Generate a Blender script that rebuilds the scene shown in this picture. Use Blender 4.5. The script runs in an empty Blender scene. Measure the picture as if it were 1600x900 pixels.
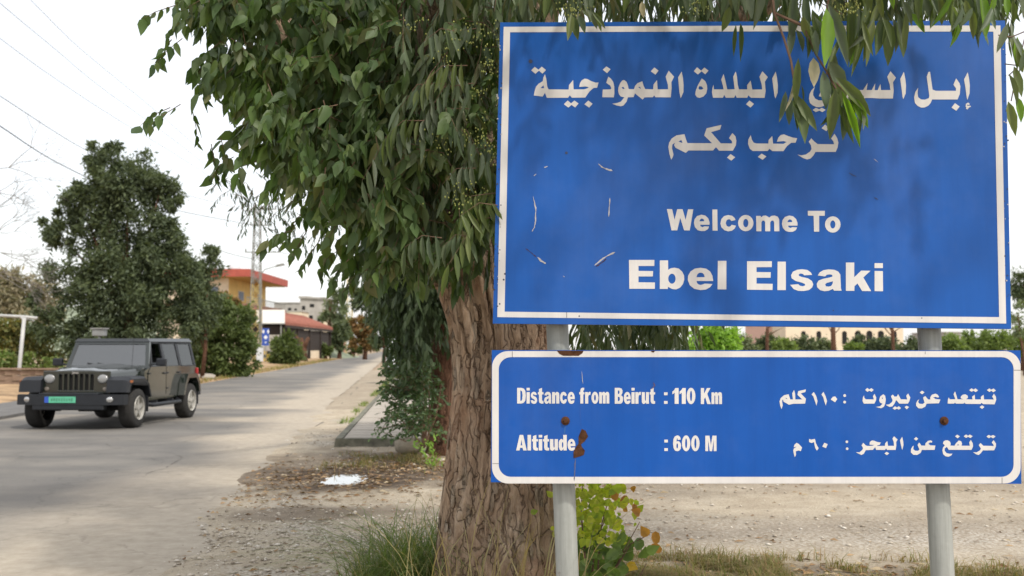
import bpy, math, random
import numpy as np
from mathutils import Vector, Matrix
from mathutils.geometry import tessellate_polygon
R = math.radians
rnd = random.Random(7)
rng = np.random.default_rng(11)
SC = bpy.context.scene
COL = SC.collection

# ------------------------------------------------------------------ camera
F, H, PITCH = 1555.0, 1.6, R(3.5)
cam = bpy.data.cameras.new('camera')
cam.sensor_width = 36.0
cam.lens = 36.0 * F / 1600.0
cam.clip_start, cam.clip_end = 0.05, 6000
cam.dof.use_dof = True
cam.dof.focus_distance = 4.95
cam.dof.aperture_fstop = 3.4
camo = bpy.data.objects.new('camera', cam)
camo.location = (0, 0, H)
camo.rotation_euler = (R(90) + PITCH, 0, 0)
COL.objects.link(camo)
SC.camera = camo

# ------------------------------------------------------------------ sky and sun (hazy bright daylight)
SUN = Vector((0.40, -0.52, 0.76)).normalized()
EL = math.asin(SUN.z)
ROT = math.atan2(SUN.x, SUN.y)
world = bpy.data.worlds.new('World')
SC.world = world
world.use_nodes = True
nt = world.node_tree
nt.nodes.clear()
sky = nt.nodes.new('ShaderNodeTexSky')
sky.sky_type = 'NISHITA'
sky.sun_disc = False
sky.sun_elevation = EL
sky.sun_rotation = ROT
sky.dust_density = 4.0
bgs = nt.nodes.new('ShaderNodeBackground')
bgs.inputs[1].default_value = 0.07
nt.links.new(sky.outputs[0], bgs.inputs[0])
cloud = nt.nodes.new('ShaderNodeBackground')          # thin even cloud layer
cloud.inputs[0].default_value = (1.0, 0.99, 0.97, 1)
cloud.inputs[1].default_value = 0.86
add = nt.nodes.new('ShaderNodeAddShader')
out = nt.nodes.new('ShaderNodeOutputWorld')
nt.links.new(bgs.outputs[0], add.inputs[0])
nt.links.new(cloud.outputs[0], add.inputs[1])
nt.links.new(add.outputs[0], out.inputs[0])
sl = bpy.data.lights.new('sun', 'SUN')
sl.energy = 2.4
sl.angle = R(3.5)
sl.color = (1.0, 0.95, 0.86)
so = bpy.data.objects.new('sun', sl)
so.rotation_euler = SUN.to_track_quat('Z', 'Y').to_euler()
COL.objects.link(so)
SC.view_settings.view_transform = 'Standard'
SC.view_settings.look = 'None'
SC.view_settings.exposure = 0.18
SC.view_settings.gamma = 1.0
SC.cycles.max_bounces = 6
SC.cycles.transparent_max_bounces = 8

# ------------------------------------------------------------------ helpers
UP = Vector((0, -math.sin(PITCH), math.cos(PITCH)))
FW = Vector((0, math.cos(PITCH), math.sin(PITCH)))
def ray(px, py):
    return Vector((1, 0, 0)) * ((px - 800) / F) + UP * ((450 - py) / F) + FW
def at(px, py, Y):
    d = ray(px, py)
    return Vector((0, 0, H)) + d * (Y / d.y)
def gnd(px, py, z=0.0):
    d = ray(px, py)
    return Vector((0, 0, H)) + d * ((z - H) / d.z)
def zat(py, Y):
    return at(800, py, Y).z
def xat(px, Y):
    return (px - 800) / F * Y / 1.0 * (ray(px, 450).y ** -1) if False else at(px, 545, Y).x

WL = {}
def P(o, **kw):
    for k, v in kw.items():
        if v is not None:
            o[k] = v
    return o
def thing(name, label, cat, loc=(0, 0, 0), group=None):
    o = bpy.data.objects.new(name, None)
    o.empty_display_size = 0.2
    COL.objects.link(o)
    o.location = loc
    WL[o.name] = Vector(loc)
    return P(o, label=label, category=cat, group=group)
def link(o, parent=None, loc=None):
    COL.objects.link(o)
    if parent is not None:
        o.parent = parent
    return o
def mesh(name, V, Fc, mat, smooth=False):
    me = bpy.data.meshes.new(name)
    me.from_pydata([tuple(v) for v in V], [], Fc)
    me.materials.append(mat)
    if smooth:
        me.polygons.foreach_set('use_smooth', [True] * len(me.polygons))
    me.update()
    return me
def mk(name, V, Fc, mat, parent=None, smooth=False, **kw):
    """world-space vertices -> one mesh object (a child keeps its parent's origin)"""
    off = WL[parent.name] if parent is not None else Vector((0, 0, 0))
    me = mesh(name, [Vector(v) - off for v in V], Fc, mat, smooth)
    o = bpy.data.objects.new(name, me)
    link(o, parent)
    WL[o.name] = off.copy()
    return P(o, **kw)
def mknp(name, V, Q, T, mat, parent=None, smooth=False, **kw):
    """numpy mesh: V (n,3), quads Q (m,4), tris T (k,3)"""
    off = np.array(WL[parent.name]) if parent is not None else np.zeros(3)
    V = np.asarray(V, dtype=np.float32) - off.astype(np.float32)
    me = bpy.data.meshes.new(name)
    nq = 0 if Q is None else len(Q)
    n3 = 0 if T is None else len(T)
    me.vertices.add(len(V))
    me.vertices.foreach_set('co', V.ravel())
    me.loops.add(nq * 4 + n3 * 3)
    idx = []
    if nq: idx.append(np.asarray(Q).ravel())
    if n3: idx.append(np.asarray(T).ravel())
    me.loops.foreach_set('vertex_index', np.concatenate(idx).astype(np.int32))
    me.polygons.add(nq + n3)
    ls = np.concatenate([np.arange(nq) * 4, nq * 4 + np.arange(n3) * 3]).astype(np.int32)
    me.polygons.foreach_set('loop_start', ls)
    if smooth:
        me.polygons.foreach_set('use_smooth', np.ones(nq + n3, dtype=bool))
    me.materials.append(mat)
    me.update(calc_edges=True)
    o = bpy.data.objects.new(name, me)
    link(o, parent)
    WL[o.name] = Vector(off)
    return P(o, **kw)

class MB:
    """collects shapes that belong to ONE part"""
    def __init__(s): s.V, s.F = [], []
    def add(s, V, Fc):
        n = len(s.V)
        s.V += [Vector(v) for v in V]
        s.F += [tuple(i + n for i in f) for f in Fc]
        return s
    def box(s, a, b, bev=0.0):
        x0, y0, z0 = [min(a[i], b[i]) for i in range(3)]
        x1, y1, z1 = [max(a[i], b[i]) for i in range(3)]
        if bev <= 0:
            V = [(x, y, z) for z in (z0, z1) for y in (y0, y1) for x in (x0, x1)]
            return s.add(V, [(0, 2, 3, 1), (4, 5, 7, 6), (0, 1, 5, 4), (2, 6, 7, 3), (0, 4, 6, 2), (1, 3, 7, 5)])
        import bmesh
        bm = bmesh.new()
        bmesh.ops.create_cube(bm, size=1)
        for v in bm.verts:
            v.co = Vector(((x0 + x1) / 2 + v.co.x * (x1 - x0), (y0 + y1) / 2 + v.co.y * (y1 - y0), (z0 + z1) / 2 + v.co.z * (z1 - z0)))
        bmesh.ops.bevel(bm, geom=list(bm.edges), offset=bev, segments=2, profile=0.5, affect='EDGES')
        bm.verts.index_update()
        V = [v.co.copy() for v in bm.verts]; Fc = [[v.index for v in f.verts] for f in bm.faces]
        bm.free()
        return s.add(V, Fc)
    def hexa(s, b, t):
        """box from 4 bottom and 4 top points"""
        return s.add(list(b) + list(t), [(3, 2, 1, 0), (4, 5, 6, 7), (0, 1, 5, 4), (1, 2, 6, 5), (2, 3, 7, 6), (3, 0, 4, 7)])
    def tube(s, path, rad, seg=8, cap=True):
        path = [Vector(p) for p in path]
        if not hasattr(rad, '__len__'): rad = [rad] * len(path)
        V, Fc = [], []
        prev = None
        for i, p in enumerate(path):
            d = (path[min(i + 1, len(path) - 1)] - path[max(i - 1, 0)]).normalized()
            if prev is None:
                a = d.orthogonal().normalized()
            else:
                a = (prev - d * prev.dot(d)).normalized()
            prev = a
            b = d.cross(a)
            for k in range(seg):
                t = 2 * math.pi * k / seg
                V.append(p + (a * math.cos(t) + b * math.sin(t)) * rad[i])
        for i in range(len(path) - 1):
            for k in range(seg):
                k2 = (k + 1) % seg
                Fc.append((i * seg + k, i * seg + k2, (i + 1) * seg + k2, (i + 1) * seg + k))
        if cap:
            Fc.append(tuple(range(seg - 1, -1, -1)))
            Fc.append(tuple((len(path) - 1) * seg + k for k in range(seg)))
        return s.add(V, Fc)
    def lathe(s, c, axis, prof, seg=24, cap=True):
        """prof: list of (distance along axis, radius)"""
        axis = Vector(axis).normalized()
        a = axis.orthogonal().normalized(); b = axis.cross(a)
        V, Fc = [], []
        for (h, r) in prof:
            for k in range(seg):
                t = 2 * math.pi * k / seg
                V.append(Vector(c) + axis * h + (a * math.cos(t) + b * math.sin(t)) * r)
        for i in range(len(prof) - 1):
            for k in range(seg):
                k2 = (k + 1) % seg
                Fc.append((i * seg + k, i * seg + k2, (i + 1) * seg + k2, (i + 1) * seg + k))
        if cap:
            Fc.append(tuple(range(seg - 1, -1, -1)))
            Fc.append(tuple((len(prof) - 1) * seg + k for k in range(seg)))
        return s.add(V, Fc)
    def prism(s, pts, d):
        """polygon pts (3D) pushed along vector d"""
        d = Vector(d); pts = [Vector(p) for p in pts]; n = len(pts)
        tris = tessellate_polygon([pts])
        V = pts + [p + d for p in pts]
        Fc = [tuple(t) for t in tris] + [tuple(i + n for i in reversed(t)) for t in tris]
        Fc += [(i, (i + 1) % n, (i + 1) % n + n, i + n) for i in range(n)]
        return s.add(V, Fc)
    def rock(s, c, r, seed=0, sq=(1, 1, .7)):
        q = random.Random(seed)
        V, Fc = [], []
        n, m = 9, 6
        off = [[1 + q.uniform(-.16, .16) for _ in range(n)] for _ in range(m + 1)]
        for i in range(m + 1):
            ph = math.pi * i / m
            for k in range(n):
                t = 2 * math.pi * k / n
                rr = r * (off[i][k] if 0 < i < m else 1)
                V.append((c[0] + rr * sq[0] * math.sin(ph) * math.cos(t), c[1] + rr * sq[1] * math.sin(ph) * math.sin(t), c[2] + rr * sq[2] * math.cos(ph)))
        for i in range(m):
            for k in range(n):
                k2 = (k + 1) % n
                Fc.append((i * n + k, (i + 1) * n + k, (i + 1) * n + k2, i * n + k2))
        return s.add(V, Fc)
    def build(s, name, mat, parent=None, smooth=False, **kw):
        return mk(name, s.V, s.F, mat, parent, smooth, **kw)

# ------------------------------------------------------------------ materials
def NT(name):
    m = bpy.data.materials.new(name)
    m.use_nodes = True
    t = m.node_tree
    return m, t, t.nodes['Principled BSDF']
def noise(t, scale, detail=4, rough=.6, co='Object', sc=(1, 1, 1), dist=0):
    tc = t.nodes.new('ShaderNodeTexCoord'); mp = t.nodes.new('ShaderNodeMapping')
    mp.inputs['Scale'].default_value = sc
    n = t.nodes.new('ShaderNodeTexNoise')
    n.inputs['Scale'].default_value = scale; n.inputs['Detail'].default_value = detail
    n.inputs['Roughness'].default_value = rough; n.inputs['Distortion'].default_value = dist
    t.links.new(tc.outputs[co], mp.inputs[0]); t.links.new(mp.outputs[0], n.inputs['Vector'])
    return n.outputs['Fac']
def ramp(t, fac, stops):
    r = t.nodes.new('ShaderNodeValToRGB')
    e = r.color_ramp.elements
    while len(e) < len(stops): e.new(0.5)
    for k, (p, c) in enumerate(stops):
        e[k].position = p
        e[k].color = (*c, 1) if len(c) == 3 else c
    t.links.new(fac, r.inputs[0])
    return r.outputs[0]
def mixc(t, fac, a, b, mode='MIX'):
    m = t.nodes.new('ShaderNodeMix'); m.data_type = 'RGBA'; m.blend_type = mode
    for inp, v in ((m.inputs[0], fac), (m.inputs[6], a), (m.inputs[7], b)):
        if hasattr(v, 'links'): t.links.new(v, inp)
        elif isinstance(v, (int, float)): inp.default_value = v
        else: inp.default_value = (*v, 1)
    return m.outputs[2]
def bump(t, b, h, strength=.5, dist=.01):
    n = t.nodes.new('ShaderNodeBump')
    n.inputs['Strength'].default_value = strength; n.inputs['Distance'].default_value = dist
    t.links.new(h, n.inputs['Height']); t.links.new(n.outputs[0], b.inputs['Normal'])
def simple(name, c, rough=.6, metal=0, var=.15, nscale=8, bmp=0, spec=.4, bdist=.01):
    m, t, b = NT(name)
    n = noise(t, nscale, 5, .65)
    lo = tuple(x * (1 - var) for x in c); hi = tuple(min(1, x * (1 + var)) for x in c)
    t.links.new(ramp(t, n, [(.3, lo), (.7, hi)]), b.inputs['Base Color'])
    b.inputs['Roughness'].default_value = rough; b.inputs['Metallic'].default_value = metal
    b.inputs['Specular IOR Level'].default_value = spec
    if bmp: bump(t, b, noise(t, nscale * 4, 4), bmp, bdist)
    return m
def leafmat(name, cols, trans=.35, rough=.45, spec=.35):
    """per-leaf colour from a short ramp, some light passes through"""
    m, t, b = NT(name)
    g = t.nodes.new('ShaderNodeNewGeometry')
    oi = t.nodes.new('ShaderNodeObjectInfo')
    ad = t.nodes.new('ShaderNodeMath'); ad.operation = 'ADD'
    t.links.new(g.outputs['Random Per Island'], ad.inputs[0]); t.links.new(oi.outputs['Random'], ad.inputs[1])
    fr = t.nodes.new('ShaderNodeMath'); fr.operation = 'FRACT'
    t.links.new(ad.outputs[0], fr.inputs[0])
    c = ramp(t, fr.outputs[0], [(i / max(1, len(cols) - 1), x) for i, x in enumerate(cols)])
    n = noise(t, 1.3, 2)
    c = mixc(t, .55, c, ramp(t, n, [(.3, (.55, .6, .6)), (.7, (1.25, 1.25, 1.1))]), 'MULTIPLY')
    t.links.new(c, b.inputs['Base Color'])
    b.inputs['Roughness'].default_value = rough; b.inputs['Specular IOR Level'].default_value = spec
    tr = t.nodes.new('ShaderNodeBsdfTranslucent')
    t.links.new(mixc(t, 1.0, c, (1.5, 1.6, .6), 'MULTIPLY'), tr.inputs[0])
    mx = t.nodes.new('ShaderNodeMixShader'); mx.inputs[0].default_value = trans
    o = t.nodes['Material Output']
    t.links.new(b.outputs[0], mx.inputs[1]); t.links.new(tr.outputs[0], mx.inputs[2]); t.links.new(mx.outputs[0], o.inputs[0])
    return m

# ------------------------------------------------------------------ ground, road, verge
def gridnoise(x, y, s, seed):
    """smooth value noise on numpy arrays"""
    q = np.random.default_rng(seed).random((64, 64))
    xs, ys = x / s, y / s
    xi, yi = np.floor(xs).astype(int), np.floor(ys).astype(int)
    fx, fy = xs - xi, ys - yi
    fx = fx * fx * (3 - 2 * fx); fy = fy * fy * (3 - 2 * fy)
    g = lambda a, b: q[a % 64, b % 64]
    return (g(xi, yi) * (1 - fx) + g(xi + 1, yi) * fx) * (1 - fy) + (g(xi, yi + 1) * (1 - fx) + g(xi + 1, yi + 1) * fx) * fy
def fbm(x, y, s, seed, n=4):
    return sum(gridnoise(x, y, s / 2 ** k, seed + k) / 2 ** k for k in range(n)) / sum(1 / 2 ** k for k in range(n))
def sst(a, b, v):
    t = np.clip((v - a) / (b - a), 0, 1); return t * t * (3 - 2 * t)
def edge_r(y): return -1.95 - 0.115 * y        # right edge of the asphalt
def edge_l(y): return -9.0 - 0.115 * y

def ground_mat():
    m, t, b = NT('dirt_ground')
    def attr(n):
        a = t.nodes.new('ShaderNodeAttribute'); a.attribute_name = n; return a.outputs['Fac']
    fine = noise(t, 40, 6, .75)
    mid = noise(t, 2.2, 6, .65)
    base = ramp(t, mid, [(.25, (.30, .245, .18)), (.5, (.41, .35, .265)), (.75, (.51, .445, .35))])
    base = mixc(t, .75, base, ramp(t, fine, [(.3, (.6, .57, .54)), (.5, (1, 1, 1)), (.72, (1.35, 1.35, 1.35))]), 'MULTIPLY')
    v = t.nodes.new('ShaderNodeTexVoronoi'); v.inputs['Scale'].default_value = 32
    tc = t.nodes.new('ShaderNodeTexCoord'); t.links.new(tc.outputs['Object'], v.inputs['Vector'])
    peb = ramp(t, v.outputs['Color'], [(.0, (.34, .30, .25)), (.6, (.50, .46, .40)), (1, (.64, .61, .55))])
    peb = mixc(t, ramp(t, v.outputs['Distance'], [(.35, (0, 0, 0)), (.75, (1, 1, 1))]), peb, (.27, .225, .17))
    base = mixc(t, attr('gravel'), base, peb)
    mud = ramp(t, noise(t, 9, 6, .75), [(.3, (.055, .040, .030)), (.55, (.115, .085, .062)), (.75, (.25, .19, .14))])
    base = mixc(t, attr('mud'), base, mud)
    t.links.new(base, b.inputs['Base Color'])
    b.inputs['Roughness'].default_value = .95; b.inputs['Specular IOR Level'].default_value = .15
    a = t.nodes.new('ShaderNodeMath'); a.operation = 'MULTIPLY_ADD'; a.inputs[1].default_value = -.6
    t.links.new(v.outputs['Distance'], a.inputs[0]); t.links.new(fine, a.inputs[2])
    bump(t, b, a.outputs[0], .8, .015)
    return m
M_ground = ground_mat()
M_soil = simple('verge_soil', (.30, .23, .16), .95, 0, .4, 1.3, .6, .1, .03)

def road_mat():
    m, t, b = NT('old_asphalt')
    c = ramp(t, noise(t, .45, 5, .6), [(.3, (.125, .122, .118)), (.55, (.165, .158, .148)), (.75, (.22, .207, .19))])
    c = mixc(t, .5, c, ramp(t, noise(t, .5, 4, .6, sc=(.35, 1.9, 1)), [(.35, (.72, .72, .74)), (.6, (1.15, 1.12, 1.06))]), 'MULTIPLY')  # soft tone streaks across the road: tree shade put into the asphalt colour
    c = mixc(t, .6, c, ramp(t, noise(t, 90, 3, .8), [(.32, (.62, .62, .63)), (.5, (1, 1, 1)), (.68, (1.4, 1.38, 1.33))]), 'MULTIPLY')
    at_ = t.nodes.new('ShaderNodeAttribute'); at_.attribute_name = 'dust'
    dust = ramp(t, noise(t, 6, 6, .7), [(.3, (.32, .275, .215)), (.7, (.45, .395, .32))])
    c = mixc(t, at_.outputs['Fac'], c, dust)
    # cracks
    v = t.nodes.new('ShaderNodeTexVoronoi'); v.feature = 'DISTANCE_TO_EDGE'; v.inputs['Scale'].default_value = .55
    tc = t.nodes.new('ShaderNodeTexCoord'); n2 = t.nodes.new('ShaderNodeTexNoise'); n2.inputs['Scale'].default_value = 2.5; n2.inputs['Detail'].default_value = 6
    va = t.nodes.new('ShaderNodeVectorMath'); va.operation = 'MULTIPLY_ADD'; va.inputs[1].default_value = (.9, .9, 0)
    t.links.new(tc.outputs['Object'], n2.inputs['Vector']); t.links.new(n2.outputs['Color'], va.inputs[0]); t.links.new(tc.outputs['Object'], va.inputs[2]); t.links.new(va.outputs[0], v.inputs['Vector'])
    ck = ramp(t, v.outputs['Distance'], [(0, (.55, .55, .55)), (.012, (1, 1, 1))])
    c = mixc(t, .45, c, ck, 'MULTIPLY')
    t.links.new(c, b.inputs['Base Color'])
    b.inputs['Roughness'].default_value = .9; b.inputs['Specular IOR Level'].default_value = .2
    bump(t, b, noise(t, 120, 3, .8), .5, .006)
    return m
M_road = road_mat()

def setattr_f(me, name, arr):
    a = me.attributes.new(name, 'FLOAT', 'POINT')
    a.data.foreach_set('value', np.asarray(arr, dtype=np.float32).ravel())
def grid_obj(name, X, Y, Z, mat, attrs, parent=None, **kw):
    ny, nx = X.shape
    V = np.stack([X, Y, Z], -1).reshape(-1, 3)
    i = np.arange(ny * nx).reshape(ny, nx)
    Q = np.stack([i[:-1, :-1], i[:-1, 1:], i[1:, 1:], i[1:, :-1]], -1).reshape(-1, 4)
    o = mknp(name, V, Q, None, mat, parent, True, **kw)
    for k, a in attrs.items(): setattr_f(o.data, k, a)
    return o

# far ground: one sheet to the horizon (the near part is modelled finer)
V = [(-2500, 20, -.03), (2500, 20, -.03), (2500, 5000, -.03), (-2500, 5000, -.03), (-2500, -60, -.03), (2500, -60, -.03),
     ]
mk('ground', [(-2500, -60, -.045), (2500, -60, -.045), (2500, 5000, -.045), (-2500, 5000, -.045)], [(0, 1, 2, 3)], M_soil, kind='structure')

ux, uy = np.arange(-7.6, 13.0, .055), np.concatenate([np.arange(2.2, 9, .045), np.arange(9, 16, .06), np.arange(16, 26.2, .11)])
GX, GY = np.meshgrid(ux, uy)
e = edge_r(GY) + (fbm(GX, GY, 1.4, 3) - .5) * 1.1
side = GX - e                                       # >0: off the asphalt
Z = -.03 + .045 * sst(-.35, .35, side)
Z += (fbm(GX, GY, 1.6, 20) - .5) * .05 * sst(0, 1, side) + (fbm(GX, GY, .22, 30, 3) - .5) * .028 * sst(-.1, .5, side)
PUD = gnd(540, 750)
dp = np.hypot((GX - PUD.x) / .24, (GY - PUD.y) / .46) + (fbm(GX, GY, .3, 41) - .5) * .8
flatp = 1 - sst(.7, 1.15, dp)
Z = Z * (1 - flatp) + flatp * -.022
Z -= .018 * (1 - sst(.8, 1.6, dp))
MUDC = gnd(575, 742)
dm = np.hypot((GX - MUDC.x) / 1.75, (GY - MUDC.y - (GX - MUDC.x) * .1) / 1.75) + (fbm(GX, GY, .9, 50) - .5) * .9
mud = (1 - sst(.45, 1.35, dm + (fbm(GX, GY, .25, 52) - .5) * .7))
dm3 = np.hypot((GX + 3.1) / .9, (GY - 12.9) / 1.6) + (fbm(GX, GY, .35, 57) - .5) * 1.5
mud = np.maximum(mud, .8 * (1 - sst(.3, 1.3, dm3)))
dm4 = np.hypot((GX + 1.9) / 1.8, (GY - 14.6) / 1.3) + (fbm(GX, GY, .5, 58) - .5) * 1.0
mud = np.maximum(mud, .75 * (1 - sst(.4, 1.3, dm4)))
dm2 = np.hypot((GX + 1.75) / 1.1, (GY - 9.7) / .55) + (fbm(GX, GY, .5, 55) - .5) * 1.0
mud = np.maximum(mud, .6 * (1 - sst(.3, 1.2, dm2)))
# litter and damp soil under the tree and along the verge
du = np.hypot((GX - .1) / 1.5, (GY - 6.4) / .8) + (fbm(GX, GY, .5, 60) - .5) * .9
mud = np.maximum(mud, .8 * (1 - sst(.6, 1.2, du)))
db = np.abs(GY - 6.9 + .12 * (GX - 2)) / .75 + (fbm(GX, GY, .5, 61) - .5) * 1.1
mud = np.maximum(mud, .65 * (1 - sst(.5, 1.1, db)) * sst(.2, .8, GX))
rt = sst(-.4, .4, GX) * (.5 + fbm(GX, GY * 2.5, 1.1, 63))
mud = np.maximum(mud, rt * .42 * np.exp(-((GY - 12.3 + .2 * np.sin(GX * 1.3)) / 1.3) ** 2))
mud = np.maximum(mud, rt * .30 * np.exp(-((GY - 8.9 + .25 * np.sin(GX * 1.1)) / .55) ** 2))
grav = sst(.50, .68, fbm(GX, GY, 1.3, 70)) * sst(.1, .9, side) * .8 * (1 - .75 * sst(-.5, .8, GX))
grav = np.maximum(grav, rt * .9 * np.exp(-((GY - 8.6) / .8) ** 2))
Z += .03 * (1 - sst(.5, 1.2, du))
grid_obj('dirt_verge', GX, GY, Z, M_ground, {'mud': mud, 'gravel': grav * (1 - mud)}, kind='structure')
VX, VY = np.meshgrid(np.arange(-16, -2.5, .16), np.arange(26.1, 75, .35))
vs = VX - (edge_r(VY) + (fbm(VX, VY, 1.4, 3) - .5) * 1.1)
grid_obj('dirt_verge', VX, VY, -.03 + .045 * sst(-.35, .35, vs) + (fbm(VX, VY, 1.6, 20) - .5) * .05 * sst(0, 1, vs), M_ground, {'mud': .5 * fbm(VX, VY, 1.2, 21), 'gravel': VX * 0}, kind='structure')
# dirt lot beyond
LX, LY = np.meshgrid(np.concatenate([np.arange(-3, 13, .5), np.arange(13, 60, 2.)]), np.concatenate([np.arange(26.0, 60, .8), np.arange(60, 95, 3.)]))
grid_obj('dirt_lot', LX, LY, -.012 + (fbm(LX, LY, 5, 80) - .5) * .06, M_ground, {'mud': .3 * fbm(LX, LY, 4, 81), 'gravel': .3 * fbm(LX, LY, 3, 82)}, kind='structure')
LX, LY = np.meshgrid(np.arange(12.9, 60, .9), np.arange(2, 26.6, .6))
grid_obj('dirt_lot', LX, LY, -.012 + (fbm(LX, LY, 5, 80) - .5) * .06, M_ground, {'mud': .3 * fbm(LX, LY, 4, 81), 'gravel': .3 * fbm(LX, LY, 3, 82)}, kind='structure')

ys = np.concatenate([np.arange(-8, 30, .25), np.arange(30, 90, 1.), np.arange(90, 700, 8.)])
us = np.linspace(0, 1, 60)
U, YY = np.meshgrid(us, ys)
XL = edge_l(YY) + (fbm(YY * 0 + 3, YY, .9, 90) - .5) * .25
XR = edge_r(YY) + .55 * (YY < 27) + .0 * YY + (fbm(YY * 0 + 9, YY, .8, 91) - .5) * .25
RX = XL + (XR - XL) * U
dust = sst(1.9, .1, (XR - .5) - RX + (fbm(RX, YY, 1.6, 92) - .5) * 2.2) * .95
near = (1 - sst(5, 13, YY)) * sst(-9.5, -3.2, RX + (fbm(RX, YY * 2.2, 2.5, 93) - .5) * 3)
dust = np.clip(dust + near * (.2 + .75 * fbm(RX * .5, YY * 1.8, 1.2, 94)), 0, 1)
dust = np.clip(dust + .35 * sst(.5, .72, fbm(RX * .3, YY, 1.5, 95)) * (YY > 13), 0, 1)
grid_obj('road', RX, YY, RX * 0 + .002, M_road, {'dust': dust}, kind='structure')
# long open joint at the edge of the asphalt, geometry: a thin dark dirt-filled crack
M_crack = simple('crack_dirt', (.07, .06, .05), .95, 0, .4, 20)
cb = MB()
pts = []
for k in range(60):
    y = 13 + k * .55
    pts.append((edge_r(y) + .33 + rnd.uniform(-.06, .06), y))
for k in range(59):
    if rnd.random() < .2: continue
    (x0, y0), (x1, y1) = pts[k], pts[k + 1]
    w0, w1 = rnd.uniform(.008, .03), rnd.uniform(.008, .03)
    cb.add([(x0 - w0, y0, .007), (x0 + w0, y0, .007), (x1 + w1, y1, .007), (x1 - w1, y1, .007)], [(0, 1, 2, 3)])
cb.build('road_crack', M_crack, kind='structure')

# tar patches and long cracks
pq = random.Random(12)
ck = MB()
for (x0_, y0_, ang, n_) in ((-7.5, 15.0, 1.9, 30), (-6.2, 16.5, .3, 16), (-8.5, 24, 1.6, 40), (-5.9, 19.4, 2.2, 20), (-4.6, 12.5, 1.75, 34)):
    x_, y_ = x0_, y0_
    for k in range(n_):
        ang += pq.uniform(-.30, .30); ang += (pq.uniform(1.2, 1.9) - ang) * .08; l_ = pq.uniform(.08, .22)
        xn, yn = x_ + math.cos(ang) * l_, y_ + math.sin(ang) * l_; w_ = pq.uniform(.001, .005)
        sx_, sy_ = -math.sin(ang) * w_, math.cos(ang) * w_
        ck.add([(x_ - sx_, y_ - sy_, .0068), (xn - sx_, yn - sy_, .0068), (xn + sx_, yn + sy_, .0068), (x_ + sx_, y_ + sy_, .0068)], [(0, 1, 2, 3)])
        x_, y_ = xn, yn
ck.build('road_crack', M_crack, kind='structure')

# far side of the road: old paved footway and soil bank
M_pave = simple('old_pavement', (.13, .125, .12), .9, 0, .3, 2, .4)
ft = MB()
for y0 in range(12, 40, 4):
    ft.hexa([(edge_l(y0) - 2.2, y0, -.02), (edge_l(y0) + .03, y0, -.02), (edge_l(y0 + 3.97) + .03, y0 + 3.97, -.02), (edge_l(y0 + 3.97) - 2.2, y0 + 3.97, -.02)],
            [(edge_l(y0) - 2.2, y0, .07), (edge_l(y0) + .03, y0, .07), (edge_l(y0 + 3.97) + .03, y0 + 3.97, .07), (edge_l(y0 + 3.97) - 2.2, y0 + 3.97, .07)])
ft.build('pavement', M_pave, kind='structure')
M_bank = simple('dry_bank', (.36, .25, .15), .95, 0, .45, 1.1, .7, .1, .05)
BX, BY = np.meshgrid(np.linspace(0, 1, 14), np.arange(12, 230, 1.2))
w = np.where(BY < 40, 9.0, 12.0)
o0 = np.where(BY < 40, 2.15, .0)
bz = .25 * sst(0, .35, BX) + (fbm(BX * 9, BY, 2.5, 100) - .5) * .25 * sst(0, .2, BX) - .005 + .012 * (BX > .01)
grid_obj('verge_bank', edge_l(BY) - o0 - BX * w + (fbm(BX * 0, BY, 2, 101) - .5) * .5 * (BX < .05), BY, bz, M_bank, {}, kind='structure')

# concrete slab footpath with kerb on this side
M_conc = simple('weathered_concrete', (.34, .305, .26), .9, 0, .3, 3, .5, .2)
M_kerb = simple('mossy_kerb', (.16, .155, .12), .9, 0, .45, 5, .6, .2)
c0, c1 = gnd(523, 700), gnd(596, 618)
dx = (c1.x - c0.x) / (c1.y - c0.y)
fp = MB(); kb = MB()
L = [c0.y + 10.7, 31, 37, 44, 60]
for i in range(4):
    a, b_ = L[i] + .02, L[i + 1]
    xa, xb = c0.x + dx * (a - c0.y), c0.x + dx * (b_ - c0.y)
    h = .15
    fp.hexa([(xa + .13, a, -.03), (xa + 2.4, a, -.03), (xb + 2.4, b_, -.03), (xb + .13, b_, -.03)], [(xa + .13, a, h), (xa + 2.4, a, h + .01), (xb + 2.4, b_, h), (xb + .13, b_, h + .006)])
for k in range(34):
    a = c0.y + k * 1.3; b_ = a + 1.27
    xa, xb = c0.x + dx * (a - c0.y), c0.x + dx * (b_ - c0.y)
    kb.hexa([(xa - .02, a, -.03), (xa + .12, a, -.03), (xb + .12, b_, -.03), (xb - .02, b_, -.03)], [(xa + .01, a, .155), (xa + .12, a, .157), (xb + .12, b_, .157), (xb + .01, b_, .155)])
kb.hexa([(c0.x - .02, c0.y - .0, -.03), (c0.x + 2.2, c0.y - .0, -.03), (c0.x + 2.2, c0.y + .12, -.03), (c0.x + .0, c0.y + .12, -.03)][0:4],
        [(c0.x + .13, c0.y + .01, .15), (c0.x + 2.2, c0.y + .01, .15), (c0.x + 2.2, c0.y + .125, .153), (c0.x + .13, c0.y + .125, .153)])
fpo = fp.build('footpath', M_conc, kind='structure')
sq_ = random.Random(8); tmesh = []
sk = dx * .52
for v_ in range(4):
    tmesh.append(mesh('paving_slab', [(0, 0, 0), (.55, 0, 0), (.55 + sk, .52, 0), (sk, .52, 0), (.004, .004, .05), (.546, .004, .05 + v_ * .002), (.546 + sk, .516, .05), (.004 + sk, .516, .05 + v_ * .0015)],
                 [(3, 2, 1, 0), (4, 5, 6, 7), (0, 1, 5, 4), (1, 2, 6, 5), (2, 3, 7, 6), (3, 0, 4, 7)], M_conc))
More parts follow.
